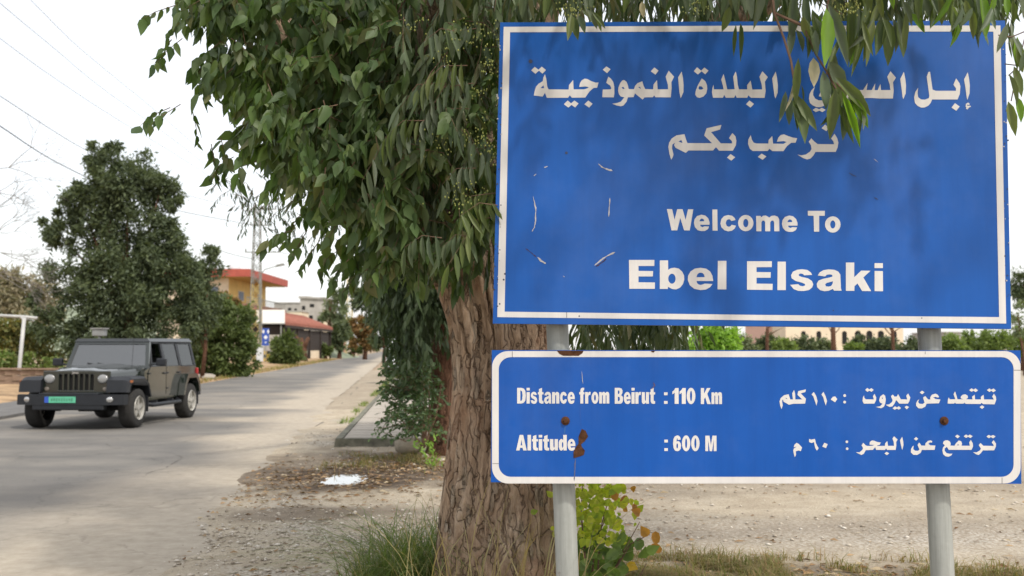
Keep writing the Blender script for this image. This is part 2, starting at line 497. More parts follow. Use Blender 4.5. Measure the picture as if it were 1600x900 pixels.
for r_ in range(20):
    a = c0.y + .14 + r_ * .53
    for q_ in range(4):
        o = bpy.data.objects.new('paving_slab', tmesh[sq_.randrange(4)]); COL.objects.link(o); o.parent = fpo
        o.location = (c0.x + dx * (a - c0.y) + .135 + q_ * .562, a, .098 + sq_.uniform(-.004, .005))
mk('slab_bed', [(c0.x + .1, c0.y + .12, .12), (c0.x + 2.4, c0.y + .12, .12), (c0.x + 2.4 + dx * 10.6, c0.y + 10.7, .12), (c0.x + .1 + dx * 10.6, c0.y + 10.7, .12)], [(0, 1, 2, 3)], M_crack, fpo)
kb.build('kerb', M_kerb, kind='structure')

# puddle
def pudmat():
    m, t, b = NT('puddle_water')
    b.inputs['Base Color'].default_value = (.10, .085, .065, 1); b.inputs['Roughness'].default_value = .03
    b.inputs['Specular IOR Level'].default_value = .9
    b.inputs['Coat Weight'].default_value = 1; b.inputs['Coat Roughness'].default_value = .02
    bump(t, b, noise(t, 8, 2), .03, .01)
    return m
pv = [(PUD.x + .8 * math.cos(t_), PUD.y + .6 * math.sin(t_), -.002) for t_ in [k * math.pi / 14 for k in range(28)]]
mk('puddle', pv, [tuple(range(28))], pudmat(), kind='structure')

def ground_z(x, y):
    i = int(np.clip(np.searchsorted(uy, y), 1, len(uy) - 1)); j = int(np.clip(np.searchsorted(ux, x), 1, len(ux) - 1))
    return float(Z[i, j])
GZ = Z

# pebbles and stones: thousands, one object per kind of cover
def scatter_rocks(name, spots, mat, **kw):
    base = MB().rock((0, 0, 0), 1, 5)
    # cheap stone: squashed octahedron-like 8 verts
    t = np.array([(1, 0, .1), (.3, .9, 0), (-.8, .5, .15), (-.9, -.5, 0), (.2, -1, .1), (.15, .1, .75), (-.3, -.1, .6), (0, 0, -.5)])
    Fq = np.array([(0, 1, 5), (1, 2, 5), (2, 6, 5), (2, 3, 6), (3, 4, 6), (4, 5, 6), (4, 0, 5), (1, 0, 7), (2, 1, 7), (3, 2, 7), (4, 3, 7), (0, 4, 7)])
    n = len(spots)
    S = np.array(spots)
    a = rng.random(n) * 6.283; ca, sa = np.cos(a), np.sin(a)
    jit = 1 + (rng.random((n, 8, 3)) - .5) * .55
    T = t[None] * jit * S[:, None, 3:4]
    T[:, :, 2] *= .75
    X = T[:, :, 0] * ca[:, None] - T[:, :, 1] * sa[:, None] + S[:, None, 0]
    Y = T[:, :, 0] * sa[:, None] + T[:, :, 1] * ca[:, None] + S[:, None, 1]
    ZZ = T[:, :, 2] + S[:, None, 2]
    V = np.stack([X, Y, ZZ], -1).reshape(-1, 3)
    FF = (Fq[None] + (np.arange(n) * 8)[:, None, None]).reshape(-1, 3)
    return mknp(name, V, None, FF, mat, None, False, **kw)
def stone_mat():
    m, t, b = NT('pebbles')
    g = t.nodes.new('ShaderNodeNewGeometry')
    c = ramp(t, g.outputs['Random Per Island'], [(0, (.28, .235, .18)), (.4, (.43, .375, .30)), (.8, (.55, .49, .41)), (1, (.66, .61, .54))])
    c = mixc(t, .4, c, ramp(t, noise(t, 25, 4), [(.3, (.6, .6, .6)), (.7, (1.2, 1.2, 1.2))]), 'MULTIPLY')
    t.links.new(c, b.inputs['Base Color']); b.inputs['Roughness'].default_value = .9
    return m
M_stone = stone_mat()
spots = []
while len(spots) < 7500:
    y = 2.8 + 17 * rnd.random() ** 1.5; x = rnd.uniform(-6.5, 9)
    s = x - edge_r(y)
    if s < -.3 or (s < .5 and rnd.random() < .75): continue
    g = fbm(np.array([x]), np.array([y]), 1.3, 70)[0]
    if rnd.random() > (.10 + 2.2 * max(0, g - .47)): continue
    if x < -1 and 11 < y < 13.6 and rnd.random() < .75: continue
    if x > 0 and not 7.9 < y < 9.6 and rnd.random() < .45: continue
    if y < 8 and rnd.random() < .35: continue
    r = .004 + .018 * rnd.random() ** 4
    spots.append((x, y, ground_z(x, y) + r * .15, r * (1 + y * .03)))
for _ in range(2600):      # pale crushed stone heap strip left of the tree
    x, y = rnd.gauss(-1.6, .85), rnd.gauss(8.3, .85)
    if x < edge_r(y) - .1 or y > 10.4: continue
    r = .007 + .02 * rnd.random() ** 3
    spots.append((x, y, ground_z(x, y) + r * .2, r))
scatter_rocks('gravel', spots, M_stone, label='loose pale gravel and stone chips over the dirt', kind='stuff')

# fallen leaves
def litter(name, spots, mat, L, Wd, **kw):
    n = len(spots); S = np.array(spots)
    a = rng.random(n) * 6.283
    l = L * (.6 + .7 * rng.random(n)); w = Wd * (.6 + .7 * rng.random(n))
    ca, sa = np.cos(a), np.sin(a)
    q = np.array([(-.5, 0, 0), (-.1, .5, 1), (.5, 0, .3), (-.1, -.5, .2)])
    V = np.zeros((n, 4, 3))
    for k in range(4):
        lx, ly = q[k, 0] * l, q[k, 1] * w
        V[:, k, 0] = S[:, 0] + lx * ca - ly * sa
        V[:, k, 1] = S[:, 1] + lx * sa + ly * ca
        V[:, k, 2] = S[:, 2] + .006 + (q[k, 2] * rng.random(n)) * w * .9
    T = (np.array([(0, 3, 1), (1, 3, 2)])[None] + (np.arange(n) * 4)[:, None, None]).reshape(-1, 3)
    return mknp(name, V.reshape(-1, 3), None, T, mat, None, False, **kw)
M_litter = leafmat('dead_leaves', [(.13, .07, .035), (.25, .14, .07), (.42, .29, .18), (.20, .13, .08), (.52, .42, .30)], .1, .8, .1)
spots = []
while len(spots) < 6500:
    x = rnd.uniform(-3.8, 6); y = rnd.uniform(5.2, 15.5)
    s = x - edge_r(y)
    if s < .1: continue
    p = .025
    p = max(p, .7 * math.exp(-(((x + .1) / 1.3) ** 2 + ((y - 6.6) / .9) ** 2)))
    p = max(p, .9 * math.exp(-(((x + 1.2) / 1.3) ** 2 + ((y - 13.6) / 1.2) ** 2)))
    p = max(p, .6 * math.exp(-(((x + 2.2) / 1.3) ** 2 + ((y - 12) / 1.6) ** 2)))
    if x > .2: p = max(p, .85 * math.exp(-(((y - 6.9 + .12 * (x - 2)) / .6) ** 2)))
    if rnd.random() < p: spots.append((x, y, ground_z(x, y)))
litter('leaf_litter', spots, M_litter, .085, .022, label='dry brown fallen leaves over the dirt below the trees', kind='stuff')

# ------------------------------------------------------------------ the welcome sign
def paint(name, c, rough, var=.07):
    m, t, b = NT(name)
    n = noise(t, 1.6, 5, .6)
    lo = tuple(x * (1 - var) for x in c); hi = tuple(min(1, x * (1 + var)) for x in c)
    cc = ramp(t, n, [(.3, lo), (.7, hi)])
    cc = mixc(t, .5, cc, ramp(t, noise(t, 3, 6, .7, sc=(6, 6, .35)), [(.35, (.84, .85, .87)), (.6, (1.03, 1.03, 1.03))]), 'MULTIPLY')
    cc = mixc(t, ramp(t, noise(t, .9, 6, .7), [(.5, (0, 0, 0)), (.8, (.07, .07, .07))]), cc, (.42, .42, .40))
    sp = ramp(t, noise(t, 60, 4, .8), [(.0, (1, 1, 1)), (.72, (1, 1, 1)), (.8, (.6, .6, .6))])
    cc = mixc(t, .4, cc, sp, 'MULTIPLY')
    t.links.new(cc, b.inputs['Base Color'])
    t.links.new(ramp(t, noise(t, 4, 5), [(.3, (rough - .07,) * 3), (.7, (rough + .1,) * 3)]), b.inputs['Roughness'])
    b.inputs['Specular IOR Level'].default_value = .28
    bump(t, b, noise(t, 2.2, 4, .5), .22, .02)
    return m
M_blue = paint('faded_blue_paint', (.004, .080, .345), .36)
M_blue2 = paint('blue_paint', (.003, .074, .345), .36)
M_white = paint('white_reflective_film', (.60, .585, .57), .5, .05)
M_edge = simple('sheet_edge', (.09, .085, .09), .6, .3, .3, 20)
M_rust = simple('rust', (.075, .034, .018), .9, 0, .5, 40, .5, .1)
M_chip = simple('bare_scratch', (.40, .39, .40), .6, .2, .25, 60)
def postmat():
    m, t, b = NT('galvanised_post')
    c = ramp(t, noise(t, 2.2, 6, .6, sc=(1, 1, .4)), [(.3, (.25, .265, .25)), (.7, (.40, .415, .395))])
    c = mixc(t, .5, c, ramp(t, noise(t, 5, 5, .7, sc=(7, 7, .3)), [(.35, (.6, .6, .58)), (.6, (1.05, 1.05, 1.05))]), 'MULTIPLY')
    c = mixc(t, ramp(t, noise(t, 7, 7, .75), [(.60, (0, 0, 0)), (.70, (.75, .75, .75))]), c, (.16, .085, .05))
    t.links.new(c, b.inputs['Base Color']); b.inputs['Roughness'].default_value = .55; b.inputs['Metallic'].default_value = .2
    bump(t, b, noise(t, 30, 4), .2, .01)
    return m
M_steel = postmat()

signY = 4.86
B0 = at(800, 508, signY)
TILT = R(1.7)
def onplane(px, py, tilt=TILT, off=0.0, Y0=signY, yref=508):
    """point on the sign's face plane; off = metres towards the reader"""
    p0 = at(800, yref, Y0)
    n = Vector((0, -math.cos(tilt), math.sin(tilt)))      # faces -y, leans back
    d = ray(px, py)
    o = Vector((0, 0, H))
    p0 = p0 + n * off
    return o + d * ((p0 - o).dot(n) / d.dot(n))
UPN = Vector((0, -math.cos(TILT), math.sin(TILT)))
T2 = R(.4)
LON = Vector((0, -math.cos(T2), math.sin(T2)))
def up_(px, py, off=0): return onplane(px, py, TILT, 0) + UPN * off
def lo_(px, py, off=0): return onplane(px, py, T2, 0, signY - .012, 650) + LON * off

gl = at(887, 900, 4.96); gr = at(1475, 900, 4.96)
sign = thing('town_sign', 'blue bilingual welcome sign on two round grey posts beside the road', 'road sign', ((gl.x + gr.x) / 2, 4.95, 0))

def panel(quad, fn, depth, name, mat, label):
    q = [fn(*p) for p in quad]
    n = UPN if fn is up_ else LON
    b = MB()
    b.hexa([p - n * depth for p in q], q)
    o = b.build(name, mat, sign, label=label)
    o.data.materials.append(M_edge)
    for f in o.data.polygons:
        if abs(f.normal.dot(n)) < .9: f.material_index = 1
    return o
upq = [(770, 505.5), (1580, 514), (1570.5, 32), (781.5, 35)]
loq = [(767, 753.5), (1596, 756), (1594.5, 547.5), (768.5, 547)]
panel_up = panel(upq, up_, .03, 'sign_panel', M_blue, 'large upper blue panel')
panel_lo = panel(loq, lo_, .035, 'sign_panel', M_blue2, 'long lower blue distance panel')

def flat(name, contours, fn, mat, parent, off=.0012, label=None):
    """flat shape on the sign; contours: list of glyphs, each [outer, hole, hole...] in photo pixels on the panel"""
    V, Fc = [], []
    for g in contours:
        loops = [[fn(x, y, off) for x, y in c] for c in g]
        tr = tessellate_polygon(loops)
        n = len(V)
        flatv = [p for l in loops for p in l]
        V += flatv
        nn = UPN if fn is up_ else LON
        for a, b_, c in tr:
            nm = (flatv[b_] - flatv[a]).cross(flatv[c] - flatv[a])
            Fc.append((a + n, b_ + n, c + n) if nm.dot(nn) > 0 else (a + n, c + n, b_ + n))
    return mk(name, V, Fc, mat, parent, label=label)

def border_ring(outer, inner): return [[outer, inner]]
# upper border: plain corners, slightly uneven tape
uo = [(787, 42), (1180, 40.2), (1563, 40), (1567, 250), (1572, 505.5), (1180, 500.5), (777, 495.5), (781, 300)]
ui = [(797, 50.5), (1180, 49.2), (1552, 49.5), (1556, 250), (1561, 495.5), (1180, 492), (788.5, 487), (792, 300)]
flat('border', border_ring(uo, ui), up_, M_white, panel_up)
def rr(x0, y0, x1, y1, r, n=8):
    pts = []
    for cx, cy, a0 in ((x1 - r, y0 + r, -90), (x1 - r, y1 - r, 0), (x0 + r, y1 - r, 90), (x0 + r, y0 + r, 180)):
        for k in range(n + 1):
            a = R(a0 + 90 * k / n); pts.append((cx + r * math.cos(a), cy + r * math.sin(a)))
    return pts
flat('border', border_ring(rr(768.8, 548.6, 1594.6, 755.4, 25), rr(779.3, 558, 1583.6, 745, 19)), lo_, M_white, panel_lo)

# ---- lettering: outlines of each letter group in the sheet's own pixels
def G(x0, y0, s, txt):
    """'x,y x,y ... / hole ; next glyph' in enlarged pixels -> glyph list"""
    out = []
    for g in txt.split(';'):
        loops = []
        for c in g.split('/'):
            pts = [tuple(float(v) for v in p.split(',')) for p in c.split()]
            if pts: loops.append([(x0 + x / s, y0 + y / s) for x, y in pts])
        if loops: out.append(loops)
    return out
def ell(cx, cy, rx, ry, n=20): return ' '.join('%.1f,%.1f' % (cx + rx * math.cos(2 * math.pi * k / n), cy + ry * math.sin(2 * math.pi * k / n)) for k in range(n))

w_nam = (G(820, 90, 10, '315,262 335,330 350,450 370,497 685,500 690,430 755,350 762,497 925,497 975,482 1000,465 950,452 850,460 862,400 890,355 935,330 975,335 1040,370 1110,393 1152,390 1130,472 1075,475 1010,530 945,625 735,628 703,590 675,628 345,630 315,550 280,610 140,592 155,520 175,455 215,410 280,370 290,310 / 245,478 275,450 290,432 302,480 ; 100,200 155,145 213,190 265,142 332,195 275,252 220,205 165,255 ; 610,730 670,670 722,715 775,672 840,718 785,780 730,740 680,782 ; 930,730 992,672 1058,722 1005,782')
   + G(930, 90, 10, '205,298 245,330 280,380 297,450 300,560 290,622 112,620 118,500 240,497 252,480 235,440 172,395 190,340 ; 118,190 175,138 240,182 185,245 ; 450,350 490,380 512,440 522,492 605,495 625,440 660,400 735,370 755,440 780,492 905,497 912,420 965,352 975,497 1138,495 1135,420 1100,300 1148,205 1232,300 1190,385 1193,480 1180,622 940,620 920,590 900,620 770,622 740,657 620,560 600,618 510,622 490,690 440,750 400,762 340,750 265,722 340,710 400,690 455,622 400,610 370,570 357,520 365,460 390,400 420,360 / 412,465 440,458 462,492 430,490 / 670,460 705,458 710,492 ; 868,215 925,155 990,205 940,268')
   + G(1030, 90, 10, '350,218 370,320 380,430 378,540 335,638 315,540 295,310'))
w_bal = (G(1030, 90, 10, '665,325 720,370 745,430 750,490 735,560 690,610 630,630 590,620 562,580 570,520 605,430 / 612,480 625,448 660,450 692,485 660,500 625,500 ; 540,215 590,152 655,205 705,155 770,205 718,262 660,215 605,265')
   + G(1110, 90, 10, '48,425 55,497 205,497 195,440 168,345 205,258 230,350 262,497 378,495 370,420 355,300 395,218 415,300 425,420 445,497 575,497 572,430 628,360 640,430 655,500 808,498 800,420 765,300 812,215 895,305 850,380 862,520 845,630 635,628 590,590 575,628 410,628 390,585 370,628 240,628 215,585 195,628 40,628 22,540 30,480 ; 555,730 610,672 680,725 625,782 ; 1020,220 1040,320 1052,430 1050,550 1015,640 1000,600 985,480 965,325'))
w_sak = (G(1220, 90, 10, '530,458 505,540 505,590 535,640 590,668 680,672 682,750 620,775 560,775 500,750 455,710 438,640 450,570 480,510 ; 498,820 545,785 600,808 640,785 700,818 650,852 600,830 545,852')
   + G(1310, 90, 10, '-308,605 -280,535 -235,510 -120,510 -100,440 -60,400 -10,400 20,440 40,508 385,508 455,397 440,508 520,508 575,402 565,508 612,510 655,412 665,508 812,508 800,420 762,300 812,215 898,315 852,385 862,520 850,640 650,640 530,632 415,632 410,640 -220,640 -240,618 / -60,450 -20,450 -10,490 -70,490 ; -90,330 -40,285 10,325 60,285 110,330 60,375 10,340 -40,375 ; 1022,222 1045,340 1055,440 1050,560 1012,650 1000,610 985,480 965,335'))
w_ibl = G(1410, 90, 10, '430,220 445,330 470,500 520,520 835,520 835,480 795,425 838,325 890,400 905,450 895,570 860,655 462,655 440,710 400,755 345,780 290,782 235,755 195,710 182,620 200,540 245,470 235,560 245,620 290,655 350,658 410,635 420,600 400,450 378,300 405,225 ; 765,782 820,712 893,765 840,832 ; 1020,230 1040,330 1052,440 1048,560 1012,662 1000,600 985,480 962,340 ; 985,770 990,725 1025,702 1048,722 1045,742 1010,735 1012,752 1060,752 1070,768 1040,780 1015,812 990,800 1000,780')
w_bkm = G(1030, 180, 10, '395,298 415,370 440,437 825,438 702,318 740,205 972,152 950,225 810,265 960,440 1138,442 1135,405 1090,358 1142,280 1190,330 1205,400 1198,470 1150,555 935,555 885,500 840,552 455,552 415,590 255,510 232,470 245,430 205,460 200,520 222,610 218,640 188,697 160,610 142,500 155,430 195,365 270,315 / 300,412 345,388 365,436 ; 1058,662 1115,608 1187,658 1125,712')
w_nrh = (G(1120, 180, 10, '530,312 545,380 575,430 620,443 805,443 808,390 865,325 878,445 1040,448 1090,420 1040,405 938,415 960,350 1000,310 1050,300 1110,325 1190,352 1255,360 1230,430 1160,432 1095,485 1040,562 870,562 820,525 795,560 560,560 515,525 488,450 492,380 ; 640,652 700,600 775,645 715,698')
   + G(1220, 180, 10, '475,362 520,410 575,452 832,455 820,410 785,365 838,290 880,360 898,430 885,510 855,575 540,575 510,630 460,680 410,692 350,672 258,615 320,628 390,615 455,570 480,530 470,470 435,415 ; 635,205 690,148 752,195 712,250'))
K = 40 / 3.
w_klm = G(1210, 595, K, '295,280 330,388 385,388 370,260 408,190 430,270 435,388 578,388 478,290 495,215 655,178 645,232 548,262 655,372 637,475 395,478 300,498 190,435 175,385 158,420 172,510 148,590 120,520 105,430 130,360 200,300 / 225,358 250,355 268,388')
w_110 = G(1210, 595, K, '820,232 870,320 897,420 875,518 845,430 812,330 772,282 ; 1020,230 1065,320 1095,420 1068,515 1040,430 1015,340 978,285 ; 1172,390 1215,335 1265,325 1308,380 1262,448')
w_col1 = G(1210, 595, K, ell(1462, 307, 30, 30, 10) + ';' + ell(1462, 443, 30, 30, 10))
w_bey = G(1330, 595, K, '265,300 270,350 300,385 470,388 450,320 485,272 520,350 515,410 480,475 260,475 235,420 240,350 ; 290,190 330,150 378,180 415,152 468,190 420,230 375,205 335,230 ; 665,280 705,310 718,390 708,470 680,540 620,572 510,545 600,530 650,478 600,455 580,410 600,330 / 632,355 660,352 650,380 ; 865,285 900,330 950,325 975,278 1010,340 1030,385 1165,388 1145,310 1185,265 1230,350 1205,430 1180,475 1000,475 935,400 900,470 860,530 800,545 715,500 790,490 850,440 860,400 825,320 ; 860,575 910,530 950,555 990,530 1038,568 990,600 950,580 905,602 ; 1108,550 1150,518 1203,548 1155,592')
w_an1 = G(1330, 595, K, '1415,385 1390,440 1420,478 1490,482 1525,455 1495,350 1540,318 1600,388 1645,388 1645,340 1680,290 1750,268 1800,290 1830,342 1790,348 1760,335 1705,345 1750,378 1857,390 1825,468 1570,475 1540,540 1470,575 1400,572 1350,520 1350,470 1375,415 ; 1425,243 1475,205 1525,240 1475,282')
w_tab = G(1450, 595, K, '432,345 448,385 565,385 530,275 562,220 595,320 612,385 735,385 680,365 680,330 720,290 775,282 825,310 830,350 795,385 925,388 915,330 970,290 978,388 1100,388 1098,335 1155,290 1165,388 1370,390 1335,330 1370,268 1412,330 1418,400 1385,490 1145,485 1115,460 1090,482 780,480 755,455 735,475 580,475 560,455 540,475 408,475 412,390 ; 855,195 905,155 945,185 985,158 1040,198 990,235 945,205 905,230 ; 1225,195 1275,158 1315,185 1360,160 1412,200 1360,238 1315,208 1275,232 ; 1075,550 1120,510 1173,545 1125,585')
w_m = G(1220, 670, K, '330,290 380,320 440,390 415,465 370,450 310,470 315,540 290,590 272,530 258,450 270,410 330,370 265,385 285,330')
w_60 = G(1220, 670, K, '588,210 630,225 710,210 730,300 760,360 788,400 750,455 715,400 690,275 640,295 588,275 ; 905,290 975,320 940,402 862,370')
w_col2 = G(1220, 670, K, ell(1375, 270, 28, 28, 10) + ';' + ell(1380, 415, 28, 28, 10))
w_bah = G(1330, 670, K, '248,290 300,345 340,358 440,352 478,335 380,330 385,275 430,242 480,248 540,275 615,285 590,335 545,345 535,358 700,355 705,300 750,255 765,355 890,355 885,280 858,205 890,155 965,222 935,275 938,350 925,438 745,440 725,405 700,440 515,438 500,380 450,438 300,445 260,520 210,545 95,487 170,490 230,440 245,400 215,345 ; 690,512 735,478 790,510 740,548 ; 1060,165 1080,250 1088,340 1060,442 1035,340 1015,240')
w_an2 = G(1330, 670, K, '1300,345 1290,420 1330,455 1390,458 1420,430 1380,335 1415,285 1460,350 1540,350 1545,300 1600,250 1650,240 1685,255 1680,285 1630,285 1605,315 1650,345 1752,348 1735,438 1470,440 1445,500 1370,545 1290,540 1240,490 1245,420 1270,375 ; 1305,212 1350,170 1395,208 1350,245')
w_tar = G(1450, 670, K, '400,238 450,260 472,300 465,350 550,352 580,300 640,242 690,260 708,310 695,352 870,352 855,285 890,232 930,300 935,370 905,438 430,438 390,375 345,410 345,460 385,505 440,520 508,518 475,560 420,582 360,570 315,530 297,450 310,390 350,345 310,310 320,265 360,240 / 600,345 625,318 650,342 ; 562,158 605,120 662,158 615,198 ; 742,155 790,118 830,145 870,120 930,155 880,192 830,165 790,190 ; 1090,295 1150,352 1365,358 1360,330 1325,285 1365,235 1415,310 1410,370 1375,448 1140,448 1095,510 1050,545 1000,530 935,487 1010,490 1080,450 1100,410 1055,340 ; 1215,160 1265,125 1305,150 1355,128 1405,160 1355,198 1305,170 1265,195')
S_E = 11.25
w_ebel = (G(970, 390, S_E, '143,182 590,182 588,288 310,288 310,375 568,378 562,472 310,472 310,575 600,578 597,690 150,688 ; 685,190 830,190 832,355 880,328 945,318 1020,335 1080,390 1112,460 1115,530 1090,610 1040,670 970,700 900,692 830,655 825,692 685,692 / ' + ell(898, 512, 65, 88) + ' ; 1622,552 1330,552 1340,590 1370,615 1405,622 1440,612 1475,598 1610,605 1570,660 1500,700 1400,712 1290,690 1215,630 1178,540 1182,460 1225,385 1300,335 1400,320 1500,335 1570,385 1610,460 / 1328,485 1345,435 1375,410 1405,405 1440,415 1465,445 1475,485')
   + G(1090, 390, S_E, '355,198 505,198 505,700 350,700'))
w_els = (G(1090, 390, S_E, '868,205 1305,205 1303,308 1035,310 1035,395 1285,398 1282,495 1035,495 1035,598 1318,602 1315,710 868,705 ; 1405,212 1550,212 1550,712 1402,712')
   + G(1160, 390, S_E, '1225,445 1085,452 1065,430 1025,420 990,435 992,462 1040,480 1150,505 1220,550 1245,610 1225,665 1170,710 1080,728 980,725 900,695 838,620 980,608 1010,635 1055,645 1100,632 1100,605 1040,580 930,550 865,505 855,450 885,390 960,355 1050,345 1140,358 1200,400')
   + G(1250, 390, S_E, '310,455 345,400 410,362 500,348 600,355 670,385 708,440 715,600 718,680 730,722 598,722 575,690 510,722 430,732 350,712 300,660 293,600 325,545 400,515 520,490 570,475 565,445 520,435 470,442 440,472 / 440,610 470,585 530,570 578,555 572,600 545,640 500,652 455,645 ; 805,228 952,228 952,485 1075,370 1238,372 1112,490 1250,730 1090,728 1008,595 955,645 955,725 805,725 ; 1310,238 1455,240 1455,325 1308,325 ; 1310,375 1455,378 1458,732 1310,730'))
S_W = 1600 / 150.
ee = '835,440 680,440 690,465 720,480 755,465 830,470 810,515 760,542 700,545 640,530 595,480 578,410 590,345 630,295 700,272 765,285 815,330 838,395 838,432 / 668,382 685,348 710,335 740,348 750,382'
w_wel = (G(1030, 310, S_W, '128,178 215,180 255,355 300,180 388,180 440,358 480,182 568,182 508,535 415,533 350,325 300,533 205,533 ; ' + ee + ' ; 885,185 968,185 972,538 888,536 ; 1272,360 1200,378 1180,350 1150,348 1120,370 1108,415 1125,460 1160,475 1190,462 1205,440 1278,455 1255,505 1210,540 1150,550 1085,530 1035,480 1020,415 1035,345 1080,295 1150,278 1215,290 1255,325 ; ' + ell(1442, 412, 128, 136) + '/' + ell(1442, 412, 43, 70))
   + G(1180, 310, S_W, '15,292 90,292 95,318 130,290 175,285 220,310 230,322 270,292 320,285 375,305 398,350 402,548 318,548 315,400 300,370 270,370 250,400 250,548 165,548 165,400 150,370 120,370 102,400 102,548 18,548')
   + G(1180 - 134 / S_W, 310 + 14 / S_W, S_W, ee))
w_to = G(1180, 310, S_W, '875,208 1160,208 1158,290 1065,290 1065,555 980,555 972,290 878,288 ; ' + ell(1292, 435, 130, 136) + '/' + ell(1292, 435, 43, 68))
for wd in (w_nam, w_bal, w_sak, w_ibl, w_bkm, w_nrh, w_ebel, w_els, w_wel, w_to):
    flat('lettering', wd, up_, M_white, panel_up)
for wd in (w_klm, w_110, w_col1, w_bey, w_an1, w_tab, w_m, w_60, w_col2, w_bah, w_an2, w_tar):
    flat('lettering', wd, lo_, M_white, panel_lo)

def textmesh(body, offset=.03, spacing=1.0):
    c = bpy.data.curves.new('t', 'FONT'); c.body = body; c.offset = offset; c.resolution_u = 3; c.space_character = spacing
    o = bpy.data.objects.new('t', c); COL.objects.link(o)
    bpy.context.view_layer.update()
    me = bpy.data.meshes.new_from_object(o.evaluated_get(bpy.context.evaluated_depsgraph_get()))
    V = [v.co.copy() for v in me.vertices]; Fc = [tuple(p.vertices) for p in me.polygons]
    bpy.data.objects.remove(o); bpy.data.curves.remove(c); bpy.data.meshes.remove(me)
    return V, Fc
# condensed bold letters: cap height 100, baseline 0, y up
def norm(txt, wid, y0=-2, y1=75):
    g = G(0, 0, 1, txt)
    xs = [p[0] for gl in g for l in gl for p in l]; ys_ = [p[1] for gl in g for l in gl for p in l]
    return [[[((x - min(xs)) / (max(xs) - min(xs)) * wid, y1 - (y - min(ys_)) / (max(ys_) - min(ys_)) * (y1 - y0)) for x, y in l] for l in gl] for gl in g]
BOLD = {
 'D': G(0, 0, 1, '0,0 0,100 30,100 46,95 56,82 60,50 56,18 46,5 30,0 / 22,17 30,18 35,26 37,50 35,74 30,82 22,83'),
 'i': G(0, 0, 1, '0,0 22,0 22,73 0,73 ; 0,83 22,83 22,100 0,100'),
 't': G(0, 0, 1, '7,73 7,92 28,100 28,73 38,73 38,58 28,58 28,24 31,17 38,17 38,0 24,-1 11,4 7,16 7,58 0,58 0,73'),
 'n': G(0, 0, 1, '0,0 0,73 20,73 20,63 26,71 34,75 43,72 49,64 50,50 50,0 29,0 29,44 28,54 25,56 22,50 21,0'),
 'f': G(0, 0, 1, '8,0 8,58 0,58 0,73 8,73 8,84 12,95 22,101 36,100 34,84 30,85 29,80 29,73 37,73 37,58 29,58 29,0'),
 'r': G(0, 0, 1, '0,0 0,73 20,73 20,62 24,71 31,75 40,73 37,54 30,56 25,52 22,42 22,0'),
 'o': G(0, 0, 1, ell(25, 36.5, 25, 38.5) + '/' + ell(25, 36.5, 6.5, 20)),
 'm': G(0, 0, 1, '0,0 0,73 18,73 18,64 24,72 31,75 39,73 43,65 49,72 57,75 66,72 71,64 72,50 72,0 52,0 52,48 50,56 46,50 46,0 26,0 26,48 24,56 20,50 20,0'),
 'B': G(0, 0, 1, '0,0 0,100 34,100 48,95 54,84 54,70 50,60 43,54 52,49 58,38 58,22 53,8 44,1 34,0 / 22,84 30,83 33,78 33,68 30,62 22,61 / 22,44 31,43 35,37 35,24 31,17 22,16'),
 'u': G(0, 0, 1, '50,73 50,0 30,0 30,10 23,2 15,-2 6,1 1,9 0,23 0,73 21,73 22,29 24,19 27,18 29,24 29,73'),
 '1': G(0, 0, 1, '13,0 13,70 0,60 0,78 10,86 17,100 36,100 36,0'),
 '0': G(0, 0, 1, ell(25, 50, 25, 52) + '/' + ell(25, 50, 6, 33)),
 'K': G(0, 0, 1, '0,0 0,100 22,100 22,64 42,100 66,100 44,64 68,0 44,0 30,42 22,30 22,0'),
 'A': G(0, 0, 1, '0,0 22,100 44,100 66,0 44,0 40,17 25,17 21,0 / 28,33 33,70 38,33'),
 'l': G(0, 0, 1, '0,0 22,0 22,100 0,100'),
 'd': G(0, 0, 1, '50,0 50,100 28,100 28,66 21,73 14,74 5,66 0,52 0,22 5,6 14,-2 22,1 30,10 30,0 / ' + ell(24.5, 36, 4.5, 19, 12)),
 '6': G(0, 0, 1, '46,74 43,90 34,100 25,102 12,96 3,80 0,50 3,20 12,2 25,-2 37,2 46,15 48,33 45,52 36,63 28,65 21,60 22,74 25,84 28,80 28,72 / ' + ell(25, 33, 5, 17, 12)),
 'M': G(0, 0, 1, '0,0 0,100 28,100 38,38 48,100 76,100 76,0 57,0 57,72 46,0 30,0 19,72 19,0'),
 ':': G(0, 0, 1, '0,0 22,0 22,18 0,18 ; 0,54 22,54 22,72 0,72'),
 's': norm('1225,445 1085,452 1065,430 1025,420 990,435 992,462 1040,480 1150,505 1220,550 1245,610 1225,665 1170,710 1080,728 980,725 900,695 838,620 980,608 1010,635 1055,645 1100,632 1100,605 1040,580 930,550 865,505 855,450 885,390 960,355 1050,345 1140,358 1200,400', 46),
 'a': norm('310,455 345,400 410,362 500,348 600,355 670,385 708,440 715,600 718,680 730,722 598,722 575,690 510,722 430,732 350,712 300,660 293,600 325,545 400,515 520,490 570,475 565,445 520,435 470,442 440,472 / 440,610 470,585 530,570 578,555 572,600 545,640 500,652 455,645', 49),
 'c': norm('1272,360 1200,378 1180,350 1150,348 1120,370 1108,415 1125,460 1160,475 1190,462 1205,440 1278,455 1255,505 1210,540 1150,550 1085,530 1035,480 1020,415 1035,345 1080,295 1150,278 1215,290 1255,325', 47),
 'e': norm(ee, 49)}
